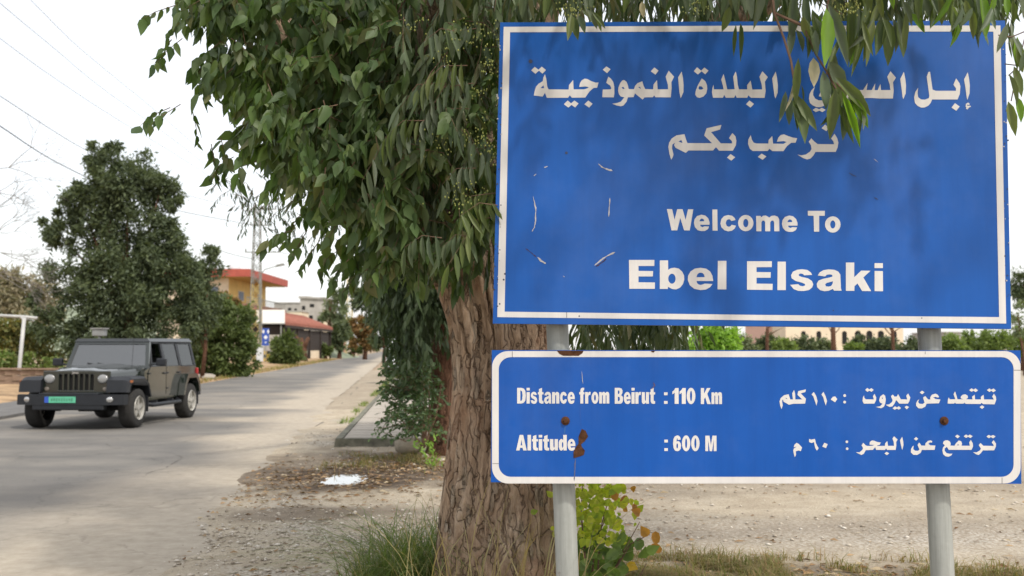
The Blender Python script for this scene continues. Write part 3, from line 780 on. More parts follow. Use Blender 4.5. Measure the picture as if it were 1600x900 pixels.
def latin(body, x0, x1, ytop, ybase):
    out_, adv = [], 0
    for ch in body:
        g = BOLD[ch]; wmax = max(p[0] for gl_ in g for l in gl_ for p in l)
        out_ += [[[(x + adv, y) for x, y in l] for l in gl_] for gl_ in g]
        adv += wmax + 5
    k = (x1 - x0) / (adv - 5)
    gs = [[[(x0 + x * k, ybase - y / 100 * (ybase - ytop)) for x, y in l] for l in gl_] for gl_ in out_]
    return flat('lettering', gs, lo_, M_white, panel_lo)
for body, x0, x1, yt, yb in (('Distance', 808, 898, 606, 630.5), ('from', 905, 952, 606, 630.5), ('Beirut', 960.5, 1023.5, 606, 630.8), (':', 1037.5, 1043, 606, 631),
                             ('110', 1050.5, 1086.5, 606.3, 631), ('Km', 1095, 1128, 606.3, 631.3), ('Altitude', 806.5, 899, 679.5, 703.8), (':', 1038, 1043.5, 680, 704.6),
                             ('600', 1051.5, 1093, 680.7, 704.6), ('M', 1102, 1119.5, 680.7, 704.8)):
    latin(body, x0, x1, yt, yb)

# wear: scratches, rust, bolts
def scr(name, pts, w, fn, mat, par, off=.0016):
    jq = random.Random(int(pts[0][0] * 3 + pts[0][1])); fine = []
    for i in range(len(pts) - 1):
        for k in range(4): fine.append((pts[i][0] + (pts[i + 1][0] - pts[i][0]) * k / 4 + jq.uniform(-.35, .35), pts[i][1] + (pts[i + 1][1] - pts[i][1]) * k / 4 + jq.uniform(-.3, .3)))
    pts = fine + [pts[-1]]
    top, bot = [], []
    for i, (x, y) in enumerate(pts):
        a = pts[max(i - 1, 0)]; b_ = pts[min(i + 1, len(pts) - 1)]
        dx_, dy_ = b_[0] - a[0], b_[1] - a[1]; l = math.hypot(dx_, dy_) or 1
        ww = w * .8 * (jq.uniform(.3, 1.0) if 0 < i < len(pts) - 1 else .15) / 2
        top.append((x - dy_ / l * ww, y + dx_ / l * ww)); bot.append((x + dy_ / l * ww, y - dx_ / l * ww))
    flat(name, [[top + bot[::-1]]], fn, mat, par, off)
M_dark = simple('dark_mark', (.03, .04, .08), .6, 0, .3, 30)
for pts, w, m in (([(833, 307), (837, 325), (837, 345), (835, 355), (831, 362)], 3, M_chip), ([(953, 309), (952, 325), (951, 339)], 2.6, M_chip),
                  ([(935, 256), (942, 262), (947, 264), (957, 267)], 4, M_chip), ([(840, 402), (846, 408), (853, 412)], 4, M_chip), ([(821, 388), (829, 394), (838, 402)], 1.6, M_rust),
                  ([(929, 415), (938, 407), (948, 400), (961, 394)], 4, M_chip), ([(931, 417), (939, 411), (948, 404)], 2.5, M_rust), ([(850, 262), (856, 260)], 3, M_chip), ([(834, 275), (838, 272)], 3, M_chip),
                  ([(1326, 270), (1333, 274), (1338, 276)], 2.4, M_dark), ([(1365, 308), (1372, 312)], 2, M_dark), ([(1365, 248), (1372, 254)], 1.5, M_chip), ([(880, 431), (882, 433)], 2, M_chip),
                  ([(1236, 152), (1250, 152.5)], 7, M_chip)):
    scr('scratch', pts, w, up_, m, panel_up)
for x, y, r in ((829, 96, 3.2), (885, 239, 2.2), (789, 428, 1.6), (787, 437, 1.5), (1302, 485, 1), (905, 494, 1.3), (1440, 497, 1)):
    flat('paint_spot', G(0, 0, 1, ell(x, y, r, r, 8)), up_, M_dark, panel_up, .0016)
rg = random.Random(4)
for _ in range(70):          # flaking along the edges of the big panel
    if rg.random() < .5: x, y = rg.uniform(774, 784), rg.uniform(60, 480)
    else: x, y = rg.uniform(1566, 1574), rg.uniform(60, 480)
    x = x + (-6 * (y - 60) / 420 + 3 if x < 1000 else 4 * (y - 60) / 420)
    r = rg.uniform(.5, 1.5)
    flat('paint_spot', G(0, 0, 1, ell(x, y, r, r * rg.uniform(.6, 1.5), 5)), up_, M_dark if rg.random() < .6 else M_chip, panel_up, .0016)
flat('rust_patch', G(0, 0, 1, '870,548 912,548 910,552 904,556 880,556 874,553'), lo_, M_rust, panel_lo, .002)
flat('rust_patch', G(0, 0, 1, '909,670 915,673 919,682 914,689 908,694 909,698 914,704 912,711 903,714 896,716 896,706 900,698 904,693 904,682'), lo_, M_rust, panel_lo, .002)
flat('rust_patch', G(0, 0, 1, '1017,548 1024,548 1021,551 1018,550'), lo_, M_rust, panel_lo, .002)
scr('rust_streak', [(899, 716), (898, 735), (897, 752)], 2.4, lo_, simple('rust_stain', (.10, .10, .16), .7, 0, .4, 30), panel_lo)
scr('rust_streak', [(883, 664), (882, 680)], 1.6, lo_, simple('rust_stain_pale', (.035, .12, .30), .7, 0, .4, 30), panel_lo)
scr('scratch', [(906, 628), (907, 650), (908, 668)], 1, lo_, simple('seam_mark', (.02, .08, .33), .6), panel_lo)
scr('scratch', [(909, 580), (911, 600)], 1.2, lo_, M_chip, panel_lo)
scr('scratch', [(1018, 608), (1023, 602), (1021, 597)], 2.5, lo_, simple('brown_mark', (.1, .07, .12), .7), panel_lo)
for bx in (883.5, 1475):
    c = lo_(bx, 657.5, .001)
    bo = MB().lathe(c, LON, [(0, .021), (.003, .021), (.0045, .019)], 20).build('bolt', M_rust, panel_lo, True, label='rusty round bolt')
    MB().lathe(c + LON * .004, LON, [(0, .011), (.012, .011), (.013, .009)], 6).build('bolt_head', M_rust, panel_lo)
for s_ in ((792.5, 551.5, 1), (1006, 551.5, .7)):
    pass
# corners of the border film are separate strips: fine joints
for (x0, y0, x1, y1) in ((800, 549, 800.4, 557.5), (769.5, 724, 779, 724.3), (1584, 578, 1594, 578.4), (1565, 746, 1565.5, 755), (885, 487.5, 885.4, 496), (1445, 549, 1445.4, 553)):
    fn, pr = (lo_, panel_lo) if y0 > 520 else (up_, panel_up)
    flat('film_joint', [[[(x0, y0), (x1 + .4, y0), (x1 + .4, y1 + .4), (x0, y1 + .4)]]], fn, M_edge, pr, .0017)

# posts
def post(pa, pb, r):
    a, b_ = Vector(pa), Vector(pb)
    m = MB().tube([a.lerp(b_, k / 6) for k in range(7)], r, 28)
    return m.build('post', M_steel, sign, True)
for (xt, xb) in ((872.5, 887), (1456.3, 1474)):
    pt, pb = at(xt, 530, 4.952), at(xb, 880, 4.952)
    d = (pb - pt)
    g = pt + d * (pt.z / -d.z); t_ = pt - d * ((3.1 - pt.z) / -d.z)
    g = Vector((g.x, 4.955, -.1)); t_ = Vector((t_.x, 5.0, t_.z))
    # behind the leaning panel the post follows the same lean
    post(g, t_, .0555)

# ------------------------------------------------------------------ leaves
def profile(kind):
    if kind == 'lance':   # long narrow, sickle
        return [0, .22, .5, .78, 1], [0, .75, 1, .62, 0]
    if kind == 'ovate':   # broad heart-like with a drawn tip
        return [0, .12, .38, .72, 1], [0, .72, 1, .5, 0]
    return [0, .15, .5, .85, 1], [0, .75, 1, .7, 0]      # round
def leaf_template(kind, curl=.12, fold=.18, sickle=.06):
    t, w = profile(kind)
    V = [(0, 0, 0)]
    for i in (1, 2, 3):
        c = sickle * 4 * t[i] * (1 - t[i])
        z = -curl * t[i] ** 2
        V += [(t[i], w[i] * .5, z + fold * w[i] * .5, c), (t[i], 0, z, c), (t[i], -w[i] * .5, z + fold * w[i] * .5, c)]
    V.append((1, 0, -curl, 0))
    V = np.array([(v[0], v[1], v[2], (v[3] if len(v) > 3 else 0)) for v in V])
    T = [(0, 2, 1), (0, 3, 2)]
    for i in range(2):
        a = 1 + i * 3
        for k in (0, 1):
            T += [(a + k, a + k + 1, a + 3 + k + 1), (a + k, a + 3 + k + 1, a + 3 + k)]
    T += [(7, 8, 10), (8, 9, 10)]
    return V, np.array(T)
def unit(a): return a / np.maximum(np.linalg.norm(a, axis=1, keepdims=True), 1e-9)
def leaves(B, D, L, Wd, kind='ovate', curl=.15, fold=.3, roll=None):
    """arrays: base points, directions, length, width -> V, T"""
    n = len(B)
    tv, tt = leaf_template(kind)
    D = unit(D)
    r = rng.normal(size=(n, 3)) if roll is None else roll
    S = unit(np.cross(D, r)); N = np.cross(S, D)
    cu = curl * (rng.random(n) * 1.6 + .1)
    sk = rng.normal(size=n) * .05
    u = tv[None, :, 0]; wv = tv[None, :, 1]
    X = u * L[:, None]
    Yw = wv * Wd[:, None] + (sk[:, None] * 4 * u * (1 - u)) * L[:, None]
    Zz = -cu[:, None] * u ** 2 * L[:, None] + fold * np.abs(wv) * Wd[:, None]
    V = B[:, None, :] + X[..., None] * D[:, None, :] + Yw[..., None] * S[:, None, :] + Zz[..., None] * N[:, None, :]
    T = (tt[None] + (np.arange(n) * 11)[:, None, None]).reshape(-1, 3)
    return V.reshape(-1, 3), T
def simple_leaves(B, D, L, Wd):
    n = len(B); D = unit(D); S = unit(np.cross(D, rng.normal(size=(n, 3))))
    V = np.stack([B, B + D * (L * .45)[:, None] + S * (Wd * .5)[:, None], B + D * L[:, None], B + D * (L * .45)[:, None] - S * (Wd * .5)[:, None]], 1)
    T = (np.array([(0, 1, 2), (0, 2, 3)])[None] + (np.arange(n) * 4)[:, None, None]).reshape(-1, 3)
    return V.reshape(-1, 3), T
class Cloud:
    def __init__(s): s.V, s.T, s.n = [], [], 0
    def add(s, V, T):
        s.V.append(V); s.T.append(T + s.n); s.n += len(V); return s
    def build(s, name, mat, parent=None, **kw):
        return mknp(name, np.concatenate(s.V), None, np.concatenate(s.T), mat, parent, False, **kw)

def inpoly(x, y, poly):
    c = False
    for i in range(len(poly)):
        (x0, y0), (x1, y1) = poly[i], poly[i - 1]
        if (y0 > y) != (y1 > y) and x < (x1 - x0) * (y - y0) / (y1 - y0) + x0: c = not c
    return c
def spray(c, n, ell_, L, Wd, down=.9, tdir=None):
    """one twig with n leaves; returns bases, dirs, lengths, widths, twig path"""
    td = Vector(tdir) if tdir is not None else Vector((rnd.gauss(0, 1), rnd.gauss(0, .8), rnd.uniform(-1.2, .15)))
    td.normalize()
    B, D, LL, WW = [], [], [], []
    pth = [Vector(c)]
    p = Vector(c); d = td.copy()
    for k in range(n):
        p = p + d * (ell_ / n)
        d = (d + Vector((rnd.gauss(0, .08), rnd.gauss(0, .08), -.10))).normalized()
        pth.append(p.copy())
        lat = Vector((rnd.gauss(0, 1), rnd.gauss(0, 1), rnd.gauss(0, .4)))
        dd = d * .5 + lat * .42 + Vector((0, 0, -down))
        B.append(p); D.append(dd); f = rnd.uniform(.5, 1.2)
        LL.append(L * f); WW.append(Wd * f * rnd.uniform(.8, 1.15))
    return B, D, LL, WW, pth
def twig_mesh(mb, pth, r):
    mb.tube([pth[0], pth[len(pth) // 2], pth[-1]], [r, r * .7, r * .3], 4, False)

BROAD = [(.058, .105, .034), (.080, .135, .042), (.095, .150, .058), (.120, .175, .055), (.068, .112, .054), (.140, .190, .062), (.10, .145, .078), (.16, .16, .065)]
LANCE = [(.063, .098, .046), (.090, .128, .064), (.115, .152, .086), (.155, .185, .120), (.058, .094, .034), (.102, .140, .054), (.15, .14, .065)]
M_broad = leafmat('eucalyptus_leaf_broad', BROAD, .33, .48, .35)
M_lance = leafmat('eucalyptus_leaf_long', LANCE, .28, .45, .4)
M_darkl = leafmat('dark_foliage', [(.030, .050, .022), (.045, .065, .030), (.055, .080, .038), (.038, .060, .034)], .25, .55, .25)  # darker greens than the leaves of the near tree
M_twig = simple('twig_bark', (.14, .085, .055), .8, 0, .3, 20)

def barkmat(name, c0, c1, c2, vs=1.0):
    m, t, b = NT(name)
    n1 = noise(t, 3.2 * vs, 8, .72, sc=(2.2, 2.2, .55), dist=.6)
    n2 = noise(t, 16 * vs, 6, .75, sc=(1.6, 1.6, .45))
    c = ramp(t, n1, [(.28, c0), (.5, c1), (.72, c2)])
    c = mixc(t, .75, c, ramp(t, n2, [(.3, (.45, .42, .4)), (.5, (1, 1, 1)), (.75, (1.4, 1.35, 1.3))]), 'MULTIPLY')
    tc = t.nodes.new('ShaderNodeTexCoord'); mp = t.nodes.new('ShaderNodeMapping'); mp.inputs['Scale'].default_value = (1, 1, .10)
    nz = t.nodes.new('ShaderNodeTexNoise'); nz.inputs['Scale'].default_value = 5; nz.inputs['Detail'].default_value = 5
    va = t.nodes.new('ShaderNodeVectorMath'); va.operation = 'MULTIPLY_ADD'; va.inputs[1].default_value = (.22, .22, .5)
    vo = t.nodes.new('ShaderNodeTexVoronoi'); vo.feature = 'DISTANCE_TO_EDGE'; vo.inputs['Scale'].default_value = 15 * vs
    t.links.new(tc.outputs['Object'], nz.inputs['Vector']); t.links.new(nz.outputs['Color'], va.inputs[0]); t.links.new(tc.outputs['Object'], va.inputs[2])
    t.links.new(va.outputs[0], mp.inputs[0]); t.links.new(mp.outputs[0], vo.inputs['Vector'])
    crk = ramp(t, vo.outputs['Distance'], [(0, (.55, .52, .5)), (.05, (.9, .9, .9)), (.3, (1.05, 1.04, 1.03))])
    c = mixc(t, .85, c, crk, 'MULTIPLY')
    red = ramp(t, noise(t, 1.7, 4, .6), [(.52, (0, 0, 0)), (.7, (.45, .45, .45))])
    c = mixc(t, red, c, tuple(x * y for x, y in zip(c1, (1.15, .72, .55))))
    t.links.new(c, b.inputs['Base Color']); b.inputs['Roughness'].default_value = .92; b.inputs['Specular IOR Level'].default_value = .15
    ad = t.nodes.new('ShaderNodeMath'); ad.operation = 'ADD'; t.links.new(n1, ad.inputs[0]); t.links.new(n2, ad.inputs[1])
    ad2 = t.nodes.new('ShaderNodeMath'); ad2.operation = 'MULTIPLY_ADD'; ad2.inputs[1].default_value = 1.6
    t.links.new(crk, ad2.inputs[0]); t.links.new(ad.outputs[0], ad2.inputs[2])
    bump(t, b, ad2.outputs[0], 1.0, .03)
    return m
M_bark = barkmat('stringy_bark', (.21, .14, .09), (.42, .305, .215), (.60, .48, .365))
M_bark2 = barkmat('red_brown_bark', (.06, .035, .025), (.13, .07, .045), (.22, .13, .09))

def trunk_mesh(ctrl, nseg, nring, amp, seed, ridges=17, flare=0):
    """ctrl: list of (point, radius); ridged bark on a swept tube"""
    P_ = np.array([tuple(c[0]) for c in ctrl]); Rr = np.array([c[1] for c in ctrl])
    tk = np.linspace(0, 1, len(ctrl)); tt = np.linspace(0, 1, nring)
    def cr(vals):
        out_ = []
        for t in tt:
            f = t * (len(vals) - 1); i = min(int(f), len(vals) - 2); u = f - i
            p0 = vals[max(i - 1, 0)]; p1 = vals[i]; p2 = vals[i + 1]; p3 = vals[min(i + 2, len(vals) - 1)]
            out_.append(.5 * ((2 * p1) + (-p0 + p2) * u + (2 * p0 - 5 * p1 + 4 * p2 - p3) * u * u + (-p0 + 3 * p1 - 3 * p2 + p3) * u ** 3))
        return np.array(out_)
    C = cr(P_); Ra = cr(Rr)
    th = np.linspace(0, 2 * np.pi, nseg, endpoint=False)
    TH, TT = np.meshgrid(th, tt)
    hgt = C[:, 2][:, None] + TH * 0
    n1 = fbm(np.cos(TH) * 2.2 + 7 + hgt * .35, np.sin(TH) * 2.2 + 9 + hgt * .3, .8, seed, 3)
    a_w = TH + (fbm(TH * 0 + 3, hgt, .5, seed + 5) - .5) * .35
    rid = np.abs(((a_w * ridges / 6.283 + (fbm(np.cos(TH) * 1.5, hgt * .8 + np.sin(TH), .45, seed + 8, 3) - .5) * 3.2) % 1) * 2 - 1)
    rid = 1 - rid ** 2.2
    fin = fbm(np.cos(TH) * 9 + 20, np.sin(TH) * 9 + hgt * 3.2, .8, seed + 11, 3)
    RR = Ra[:, None] * (1 + (n1 - .5) * .22) + amp * (rid - .5) + amp * 1.1 * (fin - .5)
    if flare: RR *= 1 + flare * np.exp(-np.maximum(hgt, 0) / .28) * (.6 + .5 * np.cos(TH * 3 + 1) ** 2)
    V = np.stack([C[:, 0][:, None] + RR * np.cos(TH), C[:, 1][:, None] + RR * np.sin(TH), hgt], -1).reshape(-1, 3)
    i = np.arange(nring * nseg).reshape(nring, nseg)
    j = np.roll(i, -1, 1)
    Q = np.stack([i[:-1], j[:-1], j[1:], i[1:]], -1).reshape(-1, 4)
    return V, Q

# ------------------------------------------------------------------ the big eucalyptus behind the sign
YT = 6.35
def tr(pxl, pxr, py):
    a, b_ = at(pxl, py, YT), at(pxr, py, YT)
    return (Vector(((a.x + b_.x) / 2, YT, a.z)), (b_.x - a.x) / 2)
tx = at(785, 900, YT).x
euca = thing('eucalyptus_tree', 'big old eucalyptus with ridged brown trunk and hanging leaves right behind the blue sign', 'tree', (tx, YT, 0))
ctrl = [(Vector((tx, YT, -.12)), .47), tr(676, 886, 935), tr(683, 880, 890), tr(689, 872, 830), tr(696, 866, 760), tr(705, 862, 680), tr(713, 860, 600), tr(708, 860, 520), tr(690, 862, 450), tr(668, 868, 400), tr(650, 872, 350)]
Vt, Qt = trunk_mesh(ctrl, 220, 240, .030, 200, 24, .10)
mknp('trunk', Vt, Qt, None, M_bark, euca, True)
def limb(pts, r0, r1, name='limb', par=euca, mat=M_bark, seg=10):
    m = MB(); n = len(pts)
    m.tube(pts, [r0 + (r1 - r0) * k / (n - 1) for k in range(n)], seg)
    return m.build(name, mat, par, True)
limb([at(715, 420, YT), at(660, 340, 6.2), at(610, 250, 6.0), at(540, 150, 5.9), at(450, 60, 5.9), at(380, -60, 5.9)], .22, .05)
limb([at(800, 420, YT), at(790, 300, 6.5), at(800, 150, 6.7), at(860, -60, 6.9), at(950, -350, 7.2)], .28, .10)
limb([at(840, 400, YT), at(960, 250, 6.6), at(1100, 60, 6.4), at(1280, -60, 6.0), at(1480, -150, 5.5), at(1620, -160, 5.2)], .18, .03)
limb([at(690, 380, YT), at(660, 200, 5.9), at(680, 0, 5.5), at(760, -160, 4.9), at(900, -260, 4.3)], .13, .03)
# bark flakes standing proud of the trunk
M_flake = barkmat('peeling_bark', (.20, .15, .11), (.34, .27, .2), (.5, .42, .34), 1.5)
fr = random.Random(31)
for k in range(46):
    # pieces on the side towards the road and the reader
    i = fr.randrange(15, 210); j = int((fr.uniform(185, 330) % 360) / 360 * 220)
    p = Vector(Vt[i * 220 + j]); c = Vector((np.mean(Vt[i * 220:(i + 1) * 220, 0]), YT, p.z))
    nrm = Vector((p.x - c.x, p.y - c.y, 0)).normalized(); s_ = nrm.cross(Vector((0, 0, 1)))
    h_, w_ = fr.uniform(.05, .16), fr.uniform(.012, .03)
    b = p + nrm * .004
    V = []
    for q, (uu, ww) in enumerate(((-1, .5), (-.35, 1), (.4, .8), (1, .3))):
        o_ = nrm * (.004 + .010 * (q == 0) + .002 * q)
        V += [b + Vector((0, 0, uu * h_ / 2)) + s_ * ww * w_ + o_, b + Vector((0, 0, uu * h_ / 2)) - s_ * ww * w_ * fr.uniform(.6, 1) + o_ * .6]
    mk('bark_flake', V, [(0, 1, 3, 2), (2, 3, 5, 4), (4, 5, 7, 6)], M_flake, euca)

broad, lance, twigs, shadef = Cloud(), Cloud(), MB(), Cloud()
def emit(cl, lists, kind, curl=.15, fold=.3):
    B, D, L_, W_ = [], [], [], []
    for b_, d_, l_, w_, _ in lists:
        B += [tuple(v) for v in b_]; D += [tuple(v) for v in d_]; L_ += l_; W_ += w_
    V, T = leaves(np.array(B), np.array(D), np.array(L_), np.array(W_), kind, curl, fold)
    cl.add(V, T)
LEFT = [(325, -60), (312, 5), (325, 45), (355, 75), (355, 115), (395, 150), (400, 195), (430, 225), (460, 262), (500, 290), (530, 300), (560, 320), (575, 350), (585, 385), (610, 405), (660, 420), (700, 385), (772, 350), (790, 300), (790, -60)]
batch = []
N = 0
while N < 1750:
    x, y = rnd.uniform(260, 790), rnd.uniform(-60, 400)
    if not inpoly(x, y, LEFT): continue
    Yd = rnd.uniform(5.0, 7.6) if x > 400 else rnd.uniform(5.2, 6.3)
    if x < 480 and fbm(np.array([x + 500.]), np.array([y + 500.]), 45, 77, 2)[0] < .46: continue
    if x > 640 and rnd.random() < .75: continue
    if x > 735: Yd = max(Yd, 5.35)
    s = spray(at(x, y, Yd), rnd.randint(7, 12), rnd.uniform(.18, .34), .115, .058, .75)
    batch.append(s); N += 1
    if rnd.random() < .5: twig_mesh(twigs, s[4], .003)
# outlying twigs on the left and a sagging lower fringe
for x, y, Yd in ((285, 60, 5.5), (268, 62, 5.5), (300, 170, 5.5), (282, 163, 5.4), (266, 168, 5.5), (275, 8, 5.6), (330, 225, 5.6), (345, 215, 5.6), (365, 245, 5.8), (470, 335, 5.6), (455, 360, 5.5), (500, 375, 5.4), (530, 390, 5.5), (480, 360, 5.5),
                 (560, 400, 5.6), (590, 395, 5.5), (620, 410, 5.5), (575, 420, 5.4), (545, 405, 5.4), (600, 425, 5.6), (640, 400, 5.5), (510, 350, 5.6), (540, 340, 5.5), (570, 350, 5.6), (600, 360, 5.6), (630, 370, 5.6)):
    k_ = 5 if x < 320 else 10
    s = spray(at(x, y, Yd), k_, .20, .092, .050, .8, (rnd.uniform(-1, .2), rnd.uniform(-.5, .5), -.3))
    batch.append(s); twig_mesh(twigs, s[4], .003)
emit(broad, batch, 'ovate')
batch = []
N = 0
MIDP = [(600, -60), (790, -60), (800, 340), (770, 375), (700, 385), (650, 370), (640, 200)]
while N < 330:
    x, y = rnd.uniform(600, 800), rnd.uniform(-60, 390)
    if not inpoly(x, y, MIDP): continue
    s = spray(at(x, y, rnd.uniform(5.35 if x > 720 else 5.05, 7.2)), rnd.randint(7, 12), rnd.uniform(.18, .34), .155, .027, 1.5)
    batch.append(s); N += 1
    twig_mesh(twigs, s[4], .003)
# fringe behind and above the sign
N = 0
while N < 520:
    x, y = rnd.uniform(770, 1640), rnd.uniform(-150, 8)
    if x > 1545 and y > -40: continue
    s = spray(at(x, y, rnd.uniform(5.15, 7.2)), rnd.randint(7, 12), rnd.uniform(.2, .36), .16, .030, 1.5)
    batch.append(s); N += 1
    if rnd.random() < .6: twig_mesh(twigs, s[4], .003)
N = 0
while N < 120:          # in front of the sign's upper rim
    x, y = rnd.uniform(790, 1560), rnd.uniform(-150, -68)
    s = spray(at(x, y, rnd.uniform(4.3, 4.75)), rnd.randint(5, 9), rnd.uniform(.12, .2), .15, .026, 1.6)
    batch.append(s); N += 1; twig_mesh(twigs, s[4], .0025)
# low hanging shoots seen in the slot between the two panels
N = 0
while N < 230:
    x, y = rnd.uniform(900, 1080), rnd.uniform(380, 535)
    s = spray(at(x, y, rnd.uniform(6.6, 8.2)), rnd.randint(7, 11), rnd.uniform(.2, .34), .15, .028, 1.5)
    batch.append(s); N += 1
emit(lance, batch, 'lance', .1, .2)
broad.build('foliage', M_broad, euca, kind='stuff', label='mass of broad mid green leaves on the road side')
lance.build('foliage', M_lance, euca, kind='stuff', label='long narrow hanging leaves')
# the rest of the crown above the picture: it gives the shade the picture shows
B, D, LL, WW = [], [], [], []
N = 0
while N < 10000:
    x, y, z = rnd.uniform(-4.5, 5.0), rnd.uniform(3.45, 10.5), rnd.uniform(3.2, 8.0)
    if z < 1.6 + .37 * y + .35: continue
    if ((x - .2) / 4.9) ** 2 + ((y - 6.5) / 4.2) ** 2 + ((z - 5.0) / 2.9) ** 2 > 1: continue
    if fbm(np.array([x + 30]), np.array([y + z * .8 + 30]), 1.2, 300, 2)[0] < (.45 if y < 4.9 else .54): continue
    B.append((x, y, z)); D.append((rnd.gauss(0, .5), rnd.gauss(0, .5), -1)); LL.append(rnd.uniform(.12, .2)); WW.append(rnd.uniform(.05, .08)); N += 1
for _ in range(420):  # extra unseen leaf clump, added to shade the upper part of the sign
    B.append((rnd.gauss(1.55, .42), rnd.gauss(4.05, .18), rnd.gauss(3.95, .22))); D.append((rnd.gauss(0, .3), rnd.gauss(0, .3), -1)); LL.append(rnd.uniform(.12, .2)); WW.append(rnd.uniform(.03, .06))
V, T = simple_leaves(np.array(B), np.array(D), np.array(LL), np.array(WW))
Cloud().add(V, T).build('crown', M_lance, euca, kind='stuff', label='upper crown')
twigs.build('twigs', M_twig, euca, kind='stuff', label='thin twigs')

# individually built leaves that hang before the sign (base px, tip px, width m, distance)
def leaf_mesh(name, kind, curl, fold, sick, mat):
    tv, tt = leaf_template(kind)
    V = [(u, w * 1.0 + sick * 4 * u * (1 - u) * 1.0, 0) for u, w, z, c in tv]
    V = [Vector((u, w, -curl * u * u + fold * abs(w))) for (u, w, z, c) in tv]
    o = bpy.data.meshes.new(name)
    o.from_pydata([tuple(v) for v in V], [], [tuple(int(i) for i in f) for f in tt])
    o['s'] = sick
    for v in o.vertices: v.co.y += sick * 4 * v.co.x * (1 - v.co.x)
    o.materials.append(mat); o.polygons.foreach_set('use_smooth', [True] * len(o.polygons))
    return o
M_bright = leafmat('fresh_leaf', [(.20, .36, .03), (.16, .28, .04), (.25, .40, .05)], .45, .45, .35)
M_grey = leafmat('grey_green_leaf', [(.13, .17, .10), (.10, .14, .08), (.17, .20, .14)], .3, .42, .4)
M_oliv = leafmat('olive_leaf', [(.13, .17, .055), (.10, .14, .05), (.17, .20, .07)], .38, .42, .4)
M_pale = leafmat('dead_pale_leaf', [(.50, .44, .32), (.46, .41, .30)], .3, .6, .2)
LM = {}
for nm, mt in (('g', M_grey), ('o', M_oliv), ('b', M_bright), ('p', M_pale)):
    for v, (cu, fo, si) in enumerate(((.04, .25, .05), (.10, .3, -.05), (.02, .15, .0))):
        LM[nm + str(v)] = leaf_mesh('leaf', 'lance', cu, fo, si, mt)
def place_leaf(b, t, w, key, par, roll=None, lbl=None):
    b, t = Vector(b), Vector(t)
    d = (t - b); L = d.length; d.normalize()
    v = Vector((0, -1, .15)) if roll is None else roll
    s = v.cross(d).normalized(); n = d.cross(s)
    Mx = Matrix.Identity(4)
    for r_ in range(3):
        Mx[r_][0] = d[r_] * L; Mx[r_][1] = s[r_] * w; Mx[r_][2] = n[r_] * L
        Mx[r_][3] = b[r_] - WL[par.name][r_]
    o = bpy.data.objects.new('leaf', LM[key]); COL.objects.link(o); o.parent = par
    o.matrix_local = Mx
    if lbl: o['label'] = lbl
    return o
